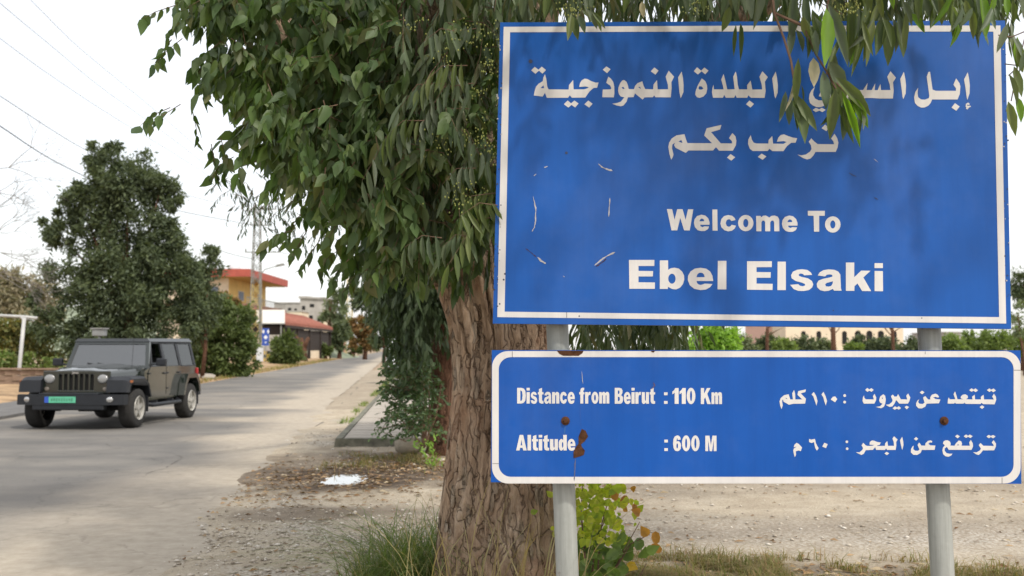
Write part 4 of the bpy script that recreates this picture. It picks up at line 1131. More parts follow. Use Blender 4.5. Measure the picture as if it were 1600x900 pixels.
hang = [  # bx, by, tx, ty, px width, key, distance
 (1240, 126, 1228, 173, 5, 'p0', 4.4), (1239, 150, 1259, 224, 18, 'o0', 4.4), (1246, 148, 1262, 215, 14, 'o1', 4.42), (1243, 148, 1277, 205, 14, 'o2', 4.38), (1252, 132, 1256, 160, 3, 'g0', 4.4),
 (1271, 90, 1272, 136, 16, 'p2', 4.35), (1291, 12, 1289, 105, 22, 'b2', 4.3), (1293, 5, 1326, 104, 16, 'g0', 4.32), (1240, -20, 1236, 76, 14, 'g1', 4.4), (1258, -15, 1262, 64, 12, 'g2', 4.42), (1268, 40, 1270, 82, 9, 'o0', 4.4),
 (1286, 110, 1291, 172, 16, 'g2', 4.36), (1296, 96, 1323, 138, 20, 'g1', 4.34), (1305, 120, 1362, 182, 17, 'o0', 4.3), (1306, 138, 1297, 218, 17, 'o1', 4.32), (1315, 142, 1345, 232, 11, 'b0', 4.3), (1322, 150, 1317, 220, 15, 'g2', 4.33), (1330, 150, 1358, 200, 14, 'b1', 4.31),
 (1312, 148, 1303, 198, 10, 'o2', 4.35), (1300, 100, 1312, 165, 18, 'o0', 4.4), (1326, 150, 1330, 205, 12, 'o1', 4.36),
 (1328, 0, 1330, 97, 18, 'o1', 4.45), (1342, 10, 1344, 74, 9, 'g0', 4.4), (1376, 28, 1369, 86, 16, 'o0', 4.5), (1387, 30, 1389, 102, 18, 'o1', 4.48), (1395, 28, 1402, 82, 12, 'g1', 4.5), (1404, 26, 1412, 90, 16, 'o2', 4.5), (1410, 0, 1426, 40, 10, 'g1', 4.5), (1360, 10, 1330, 120, 12, 'o2', 4.5),
 (1500, -20, 1531, 75, 12, 'g0', 4.45), (1518, -20, 1535, 60, 16, 'g1', 4.45), (1532, -10, 1541, 62, 14, 'b0', 4.4), (1541, 8, 1556, 46, 9, 'g2', 4.4), (1482, -10, 1490, 45, 14, 'o1', 4.5), (1465, -10, 1472, 40, 12, 'o0', 4.5), (1420, 20, 1446, 52, 12, 'b0', 4.5),
 (1190, -30, 1180, 45, 14, 'g1', 4.5), (1215, -20, 1208, 28, 12, 'g0', 4.5), (1168, -10, 1175, 30, 12, 'g2', 4.5), (1150, 38, 1146, 88, 6, 'o0', 4.6), (1157, 36, 1158, 94, 7, 'o1', 4.6), (1140, 10, 1128, 50, 13, 'o0', 4.6), (1232, 30, 1236, 50, 10, 'o0', 4.5),
 (1003, 2, 1006, 28, 9, 'p1', 4.7), (893, 22, 887, 63, 11, 'o0', 4.6), (897, 26, 903, 62, 12, 'o1', 4.62), (904, 25, 914, 52, 10, 'g0', 4.62), (919, 15, 934, 45, 10, 'g1', 4.6), (925, 18, 946, 45, 8, 'o0', 4.6), (930, 22, 940, 50, 6, 'o2', 4.6),
 (1060, -30, 1075, 25, 12, 'g0', 4.7), (1095, -30, 1100, 20, 12, 'o0', 4.7), (985, -30, 975, 20, 12, 'o1', 4.7), (860, -20, 850, 30, 12, 'o0', 4.7), (820, -20, 815, 30, 12, 'g0', 4.7), (1440, -20, 1450, 32, 14, 'o2', 4.6), (1350, -25, 1358, 30, 14, 'o0', 4.6),
 (1578, 60, 1590, 108, 12, 'o0', 4.5), (1582, 60, 1602, 112, 13, 'o1', 4.5), (1576, 115, 1590, 165, 9, 'o0', 4.5), (1584, 103, 1597, 152, 12, 'o2', 4.5), (1575, 158, 1588, 212, 13, 'o1', 4.5), (1588, 150, 1596, 192, 11, 'b0', 4.5), (1582, 0, 1585, 38, 9, 'o1', 4.5), (1590, -10, 1600, 30, 12, 'g0', 4.5), (1560, 5, 1570, 28, 7, 'o0', 4.5),
 (1572, -5, 1574, 25, 10, 'b0', 4.5), (1550, -15, 1566, 18, 12, 'g1', 4.5)]
for bx, by, tx_, ty_, w, key, Yd in hang:
    place_leaf(at(bx, by, Yd), at(tx_, ty_, Yd - rnd.uniform(-.03, .06)), w / F * Yd * 1.15, key, euca, Vector((rnd.uniform(-.35, .35), -1, rnd.uniform(-.2, .3))))
hq = random.Random(9)
for cx, cy, n_, sx_, sy_, L0 in ((1325, 150, 9, 16, 14, 62), (1305, 60, 12, 30, 26, 66), (1250, 20, 7, 22, 18, 60), (1390, 10, 12, 34, 16, 60), (1480, 0, 16, 46, 16, 56), (1535, 6, 8, 16, 12, 50), (1250, 150, 4, 10, 8, 56), (1590, 70, 5, 8, 40, 46)):
    for _ in range(n_):
        bx, by = hq.gauss(cx, sx_), hq.gauss(cy, sy_); a_ = hq.gauss(.05, .28); L_ = L0 * hq.uniform(.6, 1.15); Yd = hq.uniform(4.3, 4.55)
        place_leaf(at(bx, by, Yd), at(bx + math.sin(a_) * L_, by + math.cos(a_) * L_, Yd + hq.uniform(-.05, .05)), hq.uniform(9, 14) / F * Yd, hq.choice(['g0', 'g1', 'o0', 'o1', 'o2', 'g2', 'b1']), euca, Vector((hq.uniform(-.8, .8), -1, hq.uniform(-.2, .3))))
# larger leaves picked out on the near side of the crown
pk = 0
twigs2 = MB()
while pk < 150:
    x, y = rnd.uniform(640, 785), rnd.uniform(40, 395)
    if not inpoly(x, y, MIDP): continue
    b_ = at(x, y, rnd.uniform(4.85, 5.05)); sx = rnd.choice((-1, -1, 1)) if x < 700 else -1; tw_ = [b_]; ax0 = rnd.gauss(0, .15); kk_ = rnd.choice(['g', 'o', 'g'])
    for q_ in range(rnd.randint(6, 10)):
        b_ = b_ + Vector((sx * rnd.uniform(.018, .035), rnd.uniform(-.01, .01), .012 - .008 * q_)); tw_.append(b_)
        ax = ax0 + rnd.gauss(0, .16); L_ = rnd.uniform(.11, .18)
        place_leaf(b_, b_ + Vector((math.sin(ax) * L_, rnd.uniform(-.04, .04), -math.cos(ax) * L_)), rnd.uniform(.024, .036), kk_ + rnd.choice('012'), euca, Vector((rnd.uniform(-1, 1), -1, .3)))
        pk += 1
    twig_mesh(twigs2, tw_, .003)
ht = MB()
for pth, r in (([(1210, 20), (1225, 60), (1236, 95), (1241, 128)], 3), ([(1241, 128), (1245, 150)], 2), ([(1255, 40), (1275, 85), (1292, 112), (1306, 138)], 2.6), ([(1292, 112), (1312, 135), (1330, 152)], 2), ([(1292, 112), (1288, 125)], 1.5),
               ([(1300, -40), (1292, 15)], 3), ([(1200, -60), (1210, 20), (1255, 40)], 4), ([(1560, 55), (1580, 58), (1604, 48)], 1.6), ([(1570, 100), (1604, 104)], 1.5), ([(1604, 48), (1590, 105), (1576, 118)], 1.5), ([(1590, 105), (1580, 158)], 1.5)):
    ht.tube([at(x, y, 4.36 if x < 1500 else 4.5) for x, y in pth], r / F * 4.4 / 2 * 1.3, 5)
ht.build('twigs', M_twig, euca, kind='stuff'); twigs2.build('twigs', M_twig, euca, kind='stuff')
# flower buds
M_bud = simple('flower_bud', (.30, .33, .09), .6, 0, .25, 30)
bud = []
for cx, cy, n, sx, sy, Yd in ((740, 55, 60, 40, 20, 5.0), (695, 85, 26, 18, 14, 5.0), (765, 105, 30, 14, 20, 5.0), (745, 145, 18, 14, 10, 5.0), (690, 220, 40, 26, 18, 5.0), (750, 215, 45, 26, 22, 5.0), (730, 310, 55, 30, 20, 5.0), (770, 240, 24, 10, 20, 5.0), (1325, 14, 60, 24, 12, 4.4), (890, 14, 40, 22, 10, 4.8), (1085, 14, 40, 25, 12, 5.1), (650, 40, 20, 20, 12, 5.0)):
    for _ in range(n):
        p = at(rnd.gauss(cx, sx / 1.6), rnd.gauss(cy, sy / 1.6), Yd - rnd.random() * .1)
        bud.append((p.x, p.y, p.z, rnd.uniform(.0035, .0055)))
S = np.array(bud); n = len(bud)
oc = np.array([(1, 0, 0), (-1, 0, 0), (0, 1, 0), (0, -1, 0), (0, 0, 1.4), (0, 0, -1.4)])
of = np.array([(0, 2, 4), (2, 1, 4), (1, 3, 4), (3, 0, 4), (2, 0, 5), (1, 2, 5), (3, 1, 5), (0, 3, 5)])
Vb = (S[:, None, :3] + oc[None] * S[:, None, 3:4]).reshape(-1, 3)
mknp('flower_buds', Vb, None, (of[None] + (np.arange(n) * 6)[:, None, None]).reshape(-1, 3), M_bud, euca, True, kind='stuff')

# ------------------------------------------------------------------ generic trees and bushes
def bigtree(name, label, cat, blobs, Y, n, L, Wd, mat, trunk=None, trunk_r=.2, group=None, tmat=None, dspread=.8, clump=.16, part='crown', down=.3, per=70):
    """blobs: (px, py, radius px) of crown masses at distance Y"""
    bx = trunk[0] if trunk else blobs[0][0]
    x0 = at(bx, 545, Y).x
    root = thing(name, label, cat, (x0, Y, 0), group)
    k = Y / F
    ar = np.array([b[2] ** 2 for b in blobs], float); ar /= ar.sum()
    B, D = [], []
    ncl = max(6, n // per)
    which = rng.choice(len(blobs), ncl, p=ar)
    for w_ in which:
        b = blobs[w_]
        c = at(b[0], b[1], Y)
        v = rng.normal(size=3); v /= np.linalg.norm(v); rr = b[2] * k * rng.random() ** .33 * 1.0
        cc = np.array(c) + v * rr * np.array([1, dspread, 1])
        m = n // ncl
        pts = cc + rng.normal(size=(m, 3)) * (clump * b[2] * k + .05)
        B.append(pts)
        dd = rng.normal(size=(m, 3)) * .8 + v * .6 + np.array([0, 0, -down]); D.append(dd)
    B = np.concatenate(B); D = np.concatenate(D)
    ok = B[:, 2] > .08
    B, D = B[ok], D[ok]
    s = .6 + .8 * rng.random(len(B))
    V, T = simple_leaves(B, D, L * s, Wd * s)
    Cloud().add(V, T).build(part, mat, root, kind='stuff')
    if trunk:
        top = at(blobs[0][0], blobs[0][1], Y)
        m = MB(); g = Vector((x0, Y, -.1))
        m.tube([g, g.lerp(top, .3) + Vector((.1, 0, 0)), g.lerp(top, .65), top], [trunk_r * 1.25, trunk_r, trunk_r * .7, trunk_r * .25], 10)
        m.build('trunk', tmat or M_bark2, root, True)
        r2 = random.Random(int(bx * 7 + Y))
        m2 = MB()
        for b in blobs[:7]:
            e_ = at(b[0], b[1], Y); s0 = g.lerp(top, r2.uniform(.25, .6))
            m2.tube([s0, s0.lerp(e_, .5) + Vector((0, 0, .1)), e_], [trunk_r * .35, trunk_r * .25, trunk_r * .08], 6)
        m2.build('branches', tmat or M_bark2, root, True, kind='stuff')
    return root
M_ft = leafmat('far_tree_leaf', [(.065, .085, .048), (.085, .11, .058), (.115, .14, .07), (.075, .10, .065)], .25, .6, .25)
M_ft2 = leafmat('far_tree_leaf_pale', [(.13, .16, .09), (.17, .20, .11), (.12, .15, .09)], .3, .6, .25)
M_hedge = leafmat('hedge_leaf', [(.07, .10, .035), (.095, .13, .04), (.12, .155, .055), (.08, .11, .035)], .3, .55, .3)
M_red = leafmat('rusty_leaf', [(.24, .14, .06), (.18, .12, .05), (.28, .16, .08), (.14, .13, .05)], .3, .6, .2)
M_lime = leafmat('lime_leaf', [(.20, .34, .06), (.26, .42, .08), (.16, .28, .05)], .4, .5, .3)
M_dry = leafmat('dry_brush_leaf', [(.22, .19, .13), (.30, .26, .18), (.17, .17, .11)], .2, .7, .2)

bigtree('broadleaf_tree', 'tall dense dark green tree standing behind the dark boxy off-road car', 'tree',
        [(190, 380, 62), (200, 290, 52), (158, 262, 30), (148, 245, 18), (248, 305, 36), (128, 320, 34), (98, 372, 30), (255, 375, 42), (110, 440, 44), (190, 450, 70), (262, 440, 48), (88, 500, 34), (150, 520, 50), (230, 515, 50), (285, 420, 30), (80, 350, 12), (225, 285, 20), (290, 460, 34), (300, 500, 30), (75, 470, 22), (270, 350, 24), (150, 232, 9), (178, 232, 12), (270, 320, 12), (90, 340, 9), (115, 300, 12)],
        42, 78000, .19, .07, M_ft, trunk=(205, 560), trunk_r=.28, clump=.10, per=200)
bigtree('narrow_tree', 'small pointed dark tree between the big dark tree and the red-roofed house', 'tree',
        [(325, 425, 20), (328, 395, 12), (331, 375, 6), (318, 460, 26), (305, 440, 18), (300, 480, 24), (312, 500, 24), (305, 530, 22), (325, 490, 18)], 52, 9000, .22, .09, M_ft, trunk=(316, 560), trunk_r=.10)
bigtree('bush', 'large bushy green hedge shrub with a rusty top beside the road behind the car', 'bush',
        [(345, 530, 38), (335, 485, 28), (368, 492, 28), (378, 535, 26), (318, 530, 26), (350, 565, 30), (385, 568, 18), (315, 568, 20), (330, 500, 25), (305, 545, 22), (308, 575, 16), (345, 578, 16), (372, 580, 12), (312, 505, 20)], 57, 22000, .22, .12, M_hedge, trunk=(348, 588), trunk_r=.12, part='foliage', clump=.13, per=110)
bigtree('bush', 'rusty orange topped shrub growing out of the green hedge before the yellow wall', 'bush', [(345, 472, 14), (335, 468, 10), (362, 474, 9)], 58, 1500, .22, .12, M_red, trunk=(346, 588), trunk_r=.06, part='foliage')
bigtree('oleander', 'round oleander bush beside the yellow and black bollard', 'bush', [(447, 548, 17), (436, 540, 12), (458, 555, 13), (442, 560, 14), (430, 555, 9), (447, 528, 8)], 98, 5000, .5, .14, M_hedge, trunk=(447, 570), trunk_r=.1, part='foliage')

# second eucalyptus trunk and the shrub at its foot
Y2 = 15.2
t2x = at(697, 545, Y2).x
eu2 = thing('eucalyptus_tree', 'dark reddish trunked eucalyptus just left of the big trunk, low dark foliage', 'tree', (t2x, Y2, 0))
def tr2(a, b, py):
    p, q = at(a, py, Y2), at(b, py, Y2)
    return (Vector(((p.x + q.x) / 2, Y2, p.z)), (q.x - p.x) / 2)
V, Q = trunk_mesh([(Vector((t2x, Y2, -.1)), .30), tr2(668, 724, 690), tr2(672, 720, 640), tr2(674, 718, 580), tr2(674, 716, 520), tr2(672, 716, 450), tr2(668, 720, 350)], 48, 60, .012, 333, 13, .1)
mknp('trunk', V, Q, None, M_bark2, eu2, True)
cl = Cloud(); lst = []
DK = [(600, 330), (770, 300), (770, 470), (735, 470), (700, 455), (668, 500), (648, 545), (628, 525), (606, 480), (590, 430)]
N = 0
while N < 1500:
    x, y = rnd.uniform(530, 780), rnd.uniform(300, 550)
    if not inpoly(x, y, DK): continue
    if x < 620 and y > 470 and rnd.random() < .5: continue
    lst.append(spray(at(x, y, rnd.uniform(13.2, 17.5)), 12, .5, .17, .045, 1.2)); N += 1
emit(cl, lst, 'lance', .1, .2)
dkc, dkl = cl, lst
# fine dark sprays against the sky, further up the road
cl = Cloud(); lst = []
m_ = MB()
for bx, by in ((350, 275), (365, 300), (385, 285), (372, 262), (400, 310), (415, 295), (428, 325), (395, 330), (440, 350), (412, 345), (455, 330), (470, 365), (535, 330), (545, 345), (520, 355), (560, 338), (430, 300), (455, 300), (380, 315), (500, 345), (525, 372), (555, 372)):
    for q in range(3):
        s = spray(at(bx + rnd.gauss(0, 9), by + rnd.gauss(0, 9), 11.5 + rnd.random()), 12, .32, .085, .02, 1.0); lst.append(s); twig_mesh(m_, s[4], .004)
emit(cl, lst, 'lance', .1, .2)
dkc.add(np.concatenate(cl.V), np.concatenate(cl.T))
dkc.build('crown', M_darkl, eu2, kind='stuff'); m_.build('twigs', M_twig, eu2, kind='stuff')
limb([at(690, 420, Y2), at(640, 260, 14), at(540, 190, 12.5), at(440, 235, 12), at(365, 262, 12)], .14, .02, 'limb', eu2, M_bark2)

Y3 = 14.2
shr = thing('shrub', 'blue-green round-leaved eucalyptus shrub at the end of the concrete footpath', 'shrub', (at(655, 545, Y3).x, Y3, 0))
cl = Cloud(); lst = []; m_ = MB()
SH = [(622, 570), (640, 545), (668, 560), (676, 620), (676, 670), (668, 690), (650, 685), (622, 672), (612, 655), (618, 640), (612, 620), (612, 590)]
N = 0
while N < 460:
    x, y = rnd.uniform(575, 710), rnd.uniform(540, 705)
    if not inpoly(x, y, SH): continue
    s = spray(at(x, y, rnd.uniform(13.6, 15.0)), 9, .26, .062, .036, .0, (rnd.uniform(-1, .7), rnd.uniform(-.6, .4), rnd.uniform(-.1, .9))); lst.append(s); N += 1
    if N % 2: twig_mesh(m_, s[4], .004)
for x0_, y0_, x1_, y1_ in ((640, 660, 583, 672), (640, 610, 597, 600), (640, 640, 590, 655), (630, 580, 598, 575), (635, 690, 600, 676), (625, 600, 594, 618)):
    a, b_ = at(x0_, y0_, 14.0), at(x1_, y1_, 13.7)
    for q in range(3): lst.append(spray(a.lerp(b_, .3 + .2 * q), 10, (b_ - a).length * .5, .06, .036, .05, (b_ - a)))
    m_.tube([a, b_], [.008, .003], 4)
emit(cl, lst, 'round', .05, .1)
M_bluel = leafmat('blue_green_leaf', [(.060, .105, .050), (.085, .14, .068), (.11, .17, .08), (.07, .11, .045)], .28, .5, .35)
cl.build('foliage', M_bluel, shr, kind='stuff')
for x1_, y1_ in ((640, 560), (670, 590), (690, 600), (610, 640), (655, 545)):
    m_.tube([at(662, 700, Y3), at((662 + x1_) / 2 + 5, (700 + y1_) / 2, Y3), at(x1_, y1_, Y3)], [.02, .014, .006], 6)
m_.build('stems', M_twig, shr, kind='stuff')
# small lime sprout, boulder
sp = thing('sprout', 'small lime green sprout growing at the foot of the reddish trunk', 'plant', (at(678, 690, 13.5).x, 13.5, 0))
cl = Cloud(); lst = [spray(Vector((at(678, 690, 13.5).x + rnd.gauss(0, .05), 13.5 + rnd.gauss(0, .05), .0)), 12, .42, .07, .03, 0, (rnd.gauss(0, .2), rnd.gauss(0, .2), 1)) for _ in range(9)]
emit(cl, lst, 'ovate'); cl.build('foliage', M_lime, sp, kind='stuff')
st = thing('boulder', 'rounded grey-brown stone lying at the foot of the shrub', 'stone', tuple(gnd(635, 712)))
g_ = gnd(635, 712)
o = MB().rock((g_.x, g_.y + .1, .13), .2, 9, (1.05, .8, .72)).build('stone', simple('boulder_stone', (.30, .26, .20), .9, 0, .3, 6, .5, .1), st, True)
for x, y, r, lb in ((690, 722, .05, 'small pale stone at the foot of the reddish trunk'), (700, 735, .035, 'little stone nearest the big trunk beside the leaf litter'), (655, 735, .03, 'tiny stone in the leaf litter in front of the boulder'), (665, 716, .06, 'angular stone touching the right side of the boulder'), (560, 712, .035, 'lone pebble under the corner of the footpath kerb')):
    g_ = gnd(x, y)
    o = MB().rock((g_.x, g_.y, .02), r, int(x)).build('stone', M_stone, None, True)
    P(o, label=lb, category='stone')

# ------------------------------------------------------------------ grass
def blades(spots, Lm, Wm, lean, name, mat, parent=None, seg=4, **kw):
    V, T = [], []
    n0 = 0
    for (x, y, z, f) in spots:
        L_ = Lm * f; a = rnd.uniform(0, 6.283); dx_, dy_ = math.cos(a), math.sin(a)
        wdt = Wm * rnd.uniform(.7, 1.2); le = lean * rnd.uniform(.3, 1.4)
        s = (-dy_, dx_)
        for k in range(seg + 1):
            t = k / seg
            hor = le * t * t * L_; up = L_ * (t - .42 * min(1.2, le) * t * t * t)
            w_ = wdt * (1 - t ** 1.6) / 2 + .0004
            cx, cy, cz = x + dx_ * hor, y + dy_ * hor, z + up
            V += [(cx + s[0] * w_, cy + s[1] * w_, cz), (cx - s[0] * w_, cy - s[1] * w_, cz)]
        for k in range(seg):
            a0 = n0 + 2 * k
            T += [(a0, a0 + 1, a0 + 3), (a0, a0 + 3, a0 + 2)]
        n0 += 2 * (seg + 1)
    return mknp(name, np.array(V), None, np.array(T), mat, parent, False, **kw)
M_grass = leafmat('green_grass', [(.12, .19, .04), (.17, .24, .07), (.22, .26, .10), (.09, .15, .03), (.40, .35, .17)], .35, .55, .25)
M_dryg = leafmat('dry_grass', [(.42, .33, .17), (.34, .25, .13), (.48, .40, .24), (.22, .22, .08)], .3, .6, .2)
M_dryg2 = leafmat('brown_dry_grass', [(.24, .16, .09), (.34, .24, .14), (.20, .19, .07), (.14, .17, .05), (.42, .33, .20)], .3, .7, .15)
sp_ = []
for _ in range(1200):
    x, y = rnd.gauss(-.64, .17), rnd.gauss(6.55, .22)
    sp_.append((x, y, ground_z(x, y) - .01, rnd.uniform(.35, 1.05)))
for _ in range(260):
    x, y = rnd.uniform(-1.1, -.4), rnd.uniform(6.0, 7.0)
    sp_.append((x, y, ground_z(x, y) - .01, rnd.uniform(.25, .6)))
gt = blades(sp_, .74, .0065, 1.35, 'grass', M_grass)
P(gt, label='long green grass tuft at the left foot of the big trunk', category='grass', kind='stuff')
sp_ = []
for _ in range(85):
    x, y = rnd.uniform(-.6, .42), rnd.uniform(5.45, 5.85)
    sp_.append((x, y, ground_z(x, y) - .01, rnd.uniform(.4, 1)))
P(blades(sp_, 1.15, .008, .75, 'dry_grass', M_dryg, None, 7), label='dry yellow grass stems arching before the big trunk', category='grass', kind='stuff')
sp_ = []
while len(sp_) < 15000:
    x, y = rnd.uniform(.3, 3.6), rnd.gauss(6.85, .5)
    if fbm(np.array([x]), np.array([y]), .35, 500, 2)[0] < .47: continue
    c_ = 1.0 if (.3 < x < 2.2) else .5
    if rnd.random() > c_: continue
    if abs(y - (6.9 - .12 * (x - 2))) > .8: continue
    sp_.append((x, y, ground_z(x, y) - .005, rnd.uniform(.2, 1) * (1.5 if rnd.random() < .06 else 1)))
P(blades(sp_, .17, .006, 1.2, 'dry_grass', M_dryg2, None, 2), label='low dry brown and green grass strip under the sign beside the dirt lot', category='grass', kind='stuff')
sp_ = []
for _ in range(2200):
    x, y = rnd.uniform(-2.6, -1.0), rnd.gauss(14.2, .5)
    if fbm(np.array([x]), np.array([y]), .5, 510, 2)[0] < .45: continue
    sp_.append((x, y, ground_z(x, y) - .005, rnd.uniform(.3, 1)))
P(blades(sp_, .16, .008, 1.2, 'dry_grass', M_dryg2, None, 2), label='dry rusty grass before the end of the concrete footpath', category='grass', kind='stuff')
sp_ = []
for _ in range(9000):
    y = rnd.uniform(38, 150); x = edge_l(y) - rnd.uniform(.1, 3.0)
    sp_.append((x, y, .0, rnd.uniform(.3, 1)))
P(blades(sp_, .3, .05, 1.2, 'dry_grass', M_dryg2, None, 2), label='dry grass along the far side of the road', category='grass', kind='stuff')
sp_ = []
for _ in range(2600):
    y = rnd.uniform(21, 60); x = c0.x + dx * (y - c0.y) - rnd.uniform(0, .35) - (.0)
    if fbm(np.array([x]), np.array([y]), 1.5, 520, 2)[0] < .5: continue
    sp_.append((x, y, .0, rnd.uniform(.3, 1)))
P(blades(sp_, .22, .02, 1.2, 'dry_grass', M_grass, None, 2), label='green weeds along the kerb of the footpath', category='grass', kind='stuff')

# ------------------------------------------------------------------ young plant right of the left post: every leaf its own
Yp = 6.0
yp = thing('young_plant', 'young yellow-green round-leaved eucalyptus plant right of the left signpost', 'plant', (at(930, 900, Yp).x, Yp, 0))
M_yel = leafmat('yellow_green_leaf', [(.42, .46, .05), (.32, .42, .06), (.48, .48, .07), (.24, .34, .06)], .5, .5, .3)
M_grn = leafmat('mid_green_leaf', [(.13, .20, .05), (.10, .16, .05), (.18, .26, .07)], .4, .45, .35)
M_org = leafmat('orange_leaf', [(.48, .24, .05), (.40, .18, .06), (.50, .34, .06)], .45, .5, .3)
for nm, mt in (('Y', M_yel), ('G', M_grn), ('O', M_org)):
    for v, (cu, fo) in enumerate(((.05, .2), (.2, .15), (-.12, .3))):
        LM[nm + str(v)] = leaf_mesh('leaf', ('round', 'ovate', 'ovate')[v], cu, fo + .15, 0, mt)
pr = random.Random(77)
stems = [[(925, 960), (915, 880), (908, 800), (912, 720)], [(930, 960), (935, 880), (940, 820), (955, 765)], [(935, 965), (955, 900), (985, 850), (1015, 835)], [(935, 960), (960, 890), (975, 860), (1000, 815)], [(930, 960), (925, 900), (930, 850), (950, 800)], [(940, 970), (980, 930), (1000, 900), (1010, 880)]]
m_ = MB()
for s in stems:
    m_.tube([at(x, y, Yp + pr.uniform(-.05, .05)) for x, y in s], [.008, .006, .004, .002], 5)
m_.build('stem', M_twig, yp)
def pleaf(x, y, key, L_=None):
    b_ = at(x, y, Yp + pr.uniform(-.22, .2)); a = pr.uniform(0, 6.283); L_ = L_ or pr.uniform(.045, .09)
    d = Vector((math.cos(a), pr.uniform(-.7, .7), math.sin(a) * .9 - .15)).normalized()
    place_leaf(b_, b_ + d * L_, L_ * pr.uniform(.7, .95), key + str(pr.randrange(3)), yp, Vector((pr.uniform(-.6, .6), -1, pr.uniform(-.3, .9))))
for _ in range(330): pleaf(pr.gauss(928, 24), pr.uniform(740, 850), 'Y', pr.uniform(.028, .06))
for _ in range(80): pleaf(pr.uniform(905, 975), pr.uniform(840, 905), 'G', pr.uniform(.05, .085))
for _ in range(16): pleaf(pr.gauss(965, 16), pr.gauss(775, 12), 'Y' if pr.random() < .6 else 'O', pr.uniform(.04, .07))
for x, y in ((1012, 838), (1024, 830), (1018, 850), (1000, 803), (980, 880), (968, 785)): pleaf(x, y, 'O', .075)
for x, y in ((985, 850), (995, 860), (975, 845), (965, 860), (988, 875), (1000, 872), (955, 880), (970, 895), (960, 905), (935, 890), (1010, 862)): pleaf(x, y, 'G', .085)

# ------------------------------------------------------------------ bare tree top left, pale brush
M_bare = simple('bare_grey_wood', (.22, .20, .18), .9, 0, .2, 10)
bt = thing('bare_tree', 'leafless grey twigs of a bare tree at the left edge', 'tree', (at(-60, 545, 30).x, 30, 0))
m_ = MB()
m_.tube([Vector((at(-60, 545, 30).x, 30, -.1)), at(-55, 480, 30), at(-45, 380, 30), at(-50, 260, 30)], [.16, .13, .08, .03], 8)
m_.build('trunk', M_bare, bt, True)
m_ = MB(); tq = random.Random(3)
def tw(p, ang, L_, r, d):
    if d == 0 or L_ < 5: return
    q = (p[0] + math.cos(ang) * L_, p[1] - math.sin(ang) * L_)
    mid = ((p[0] + q[0]) / 2 + tq.uniform(-1, 1) * L_ * .08, (p[1] + q[1]) / 2 + tq.uniform(-1, 1) * L_ * .08)
    yy = 30 + tq.uniform(-.6, .6)
    m_.tube([at(*p, 30), at(*mid, yy), at(*q, 30)], [r, r * .8, r * .6], 4, False)
    for _ in range(3 if d > 2 else 2): tw(q, ang + tq.uniform(-.75, .75), L_ * tq.uniform(.5, .8), r * .6, d - 1)
for p, a, L_ in (((-48, 268), .1, 62), ((-50, 380), .35, 48), ((-50, 400), .1, 52), ((-48, 345), .45, 45), ((-50, 420), -.1, 55), ((-48, 300), .0, 45), ((-50, 440), .2, 50)):
    tw(p, a, L_, .022, 5)
m_.build('branches', M_bare, bt, False, kind='stuff')
bigtree('brush', 'pale grey-green dry brush on the slope at the far left behind the white frame', 'brush', [(30, 470, 30), (-10, 465, 35), (60, 450, 20), (15, 440, 18), (75, 480, 25)], 70, 6000, .4, .12, M_dry, part='foliage')
bigtree('brush', 'yellowish climbing plants filling the garden behind the white pipe frame', 'brush', [(10, 535, 32), (-20, 530, 30), (35, 545, 28), (55, 525, 22), (20, 510, 20), (70, 560, 22)], 44, 5500, .2, .1, leafmat('yellowish_leaf', [(.16, .13, .04), (.20, .17, .06), (.11, .14, .05), (.13, .12, .05)], .3, .6, .2), part='foliage')
bigtree('brush', 'low green plants just above the low wall at the left edge', 'brush', [(10, 565, 16), (45, 568, 14), (-20, 565, 16), (80, 570, 12), (25, 572, 10)], 40.5, 3500, .14, .07, M_grass, part='foliage')
hx = []
for k in range(41):
    a = k / 40; hx.append((-170 + a * 150, 190 + 20 * math.sin(a * 5), 26 * math.sin(math.pi * min(1, a * 1.05)) ** .8))
hv = []
for x, y, h_ in hx: hv += [(x, y - 30, -2), (x, y, h_ * .42 + .8 * math.sin(x * .3)), (x, y + 60, -2)]
hf = []
for k in range(40):
    a = k * 3; hf += [(a, a + 3, a + 4, a + 1), (a + 1, a + 4, a + 5, a + 2)]
mk('hill', hv, hf, simple('hill_scrub', (.22, .25, .18), .95, 0, .4, .35, .5, .05), None, True, kind='structure')

# trees further up the road
far = [
 ('wispy pale eucalyptus above the road end, left of the yellow lattice pole', [(515, 465, 14), (528, 490, 16), (510, 490, 12), (520, 445, 8), (532, 460, 8), (535, 515, 16), (520, 520, 14)], 175, 3600, .8, .22, M_ft2),
 ('dark tree behind the foot of the yellow lattice pole', [(530, 530, 14), (520, 520, 10), (535, 510, 10)], 165, 1800, .7, .3, M_ft),
 ('rusty brown bushes at the bend of the road', [(570, 515, 16), (560, 525, 14), (580, 505, 12), (575, 532, 12), (562, 505, 10)], 150, 3200, .6, .3, M_red),
 ('dark green tree closing the road end, left of the low foliage', [(600, 500, 26), (580, 470, 20), (610, 470, 25), (560, 465, 16), (620, 520, 20), (595, 525, 14)], 120, 5200, .6, .25, M_ft),
 ('green bushes low beside the far kerb at the bend', [(550, 545, 8), (570, 543, 7), (560, 540, 8), (590, 538, 8)], 185, 900, .6, .3, M_hedge),
 ('small green bush beside the tiled shop posts', [(508, 550, 8), (514, 545, 7), (503, 555, 5)], 150, 800, .6, .25, M_hedge),
 ('dark trees filling the right roadside behind the reddish trunk', [(650, 500, 30), (700, 520, 30), (640, 540, 22), (745, 480, 40), (690, 560, 26)], 45, 6500, .3, .14, M_ft),
 ('green bushes on the right roadside behind the shrub', [(650, 580, 22), (680, 600, 24), (640, 600, 16), (700, 590, 20)], 30, 3600, .16, .08, M_hedge),
]
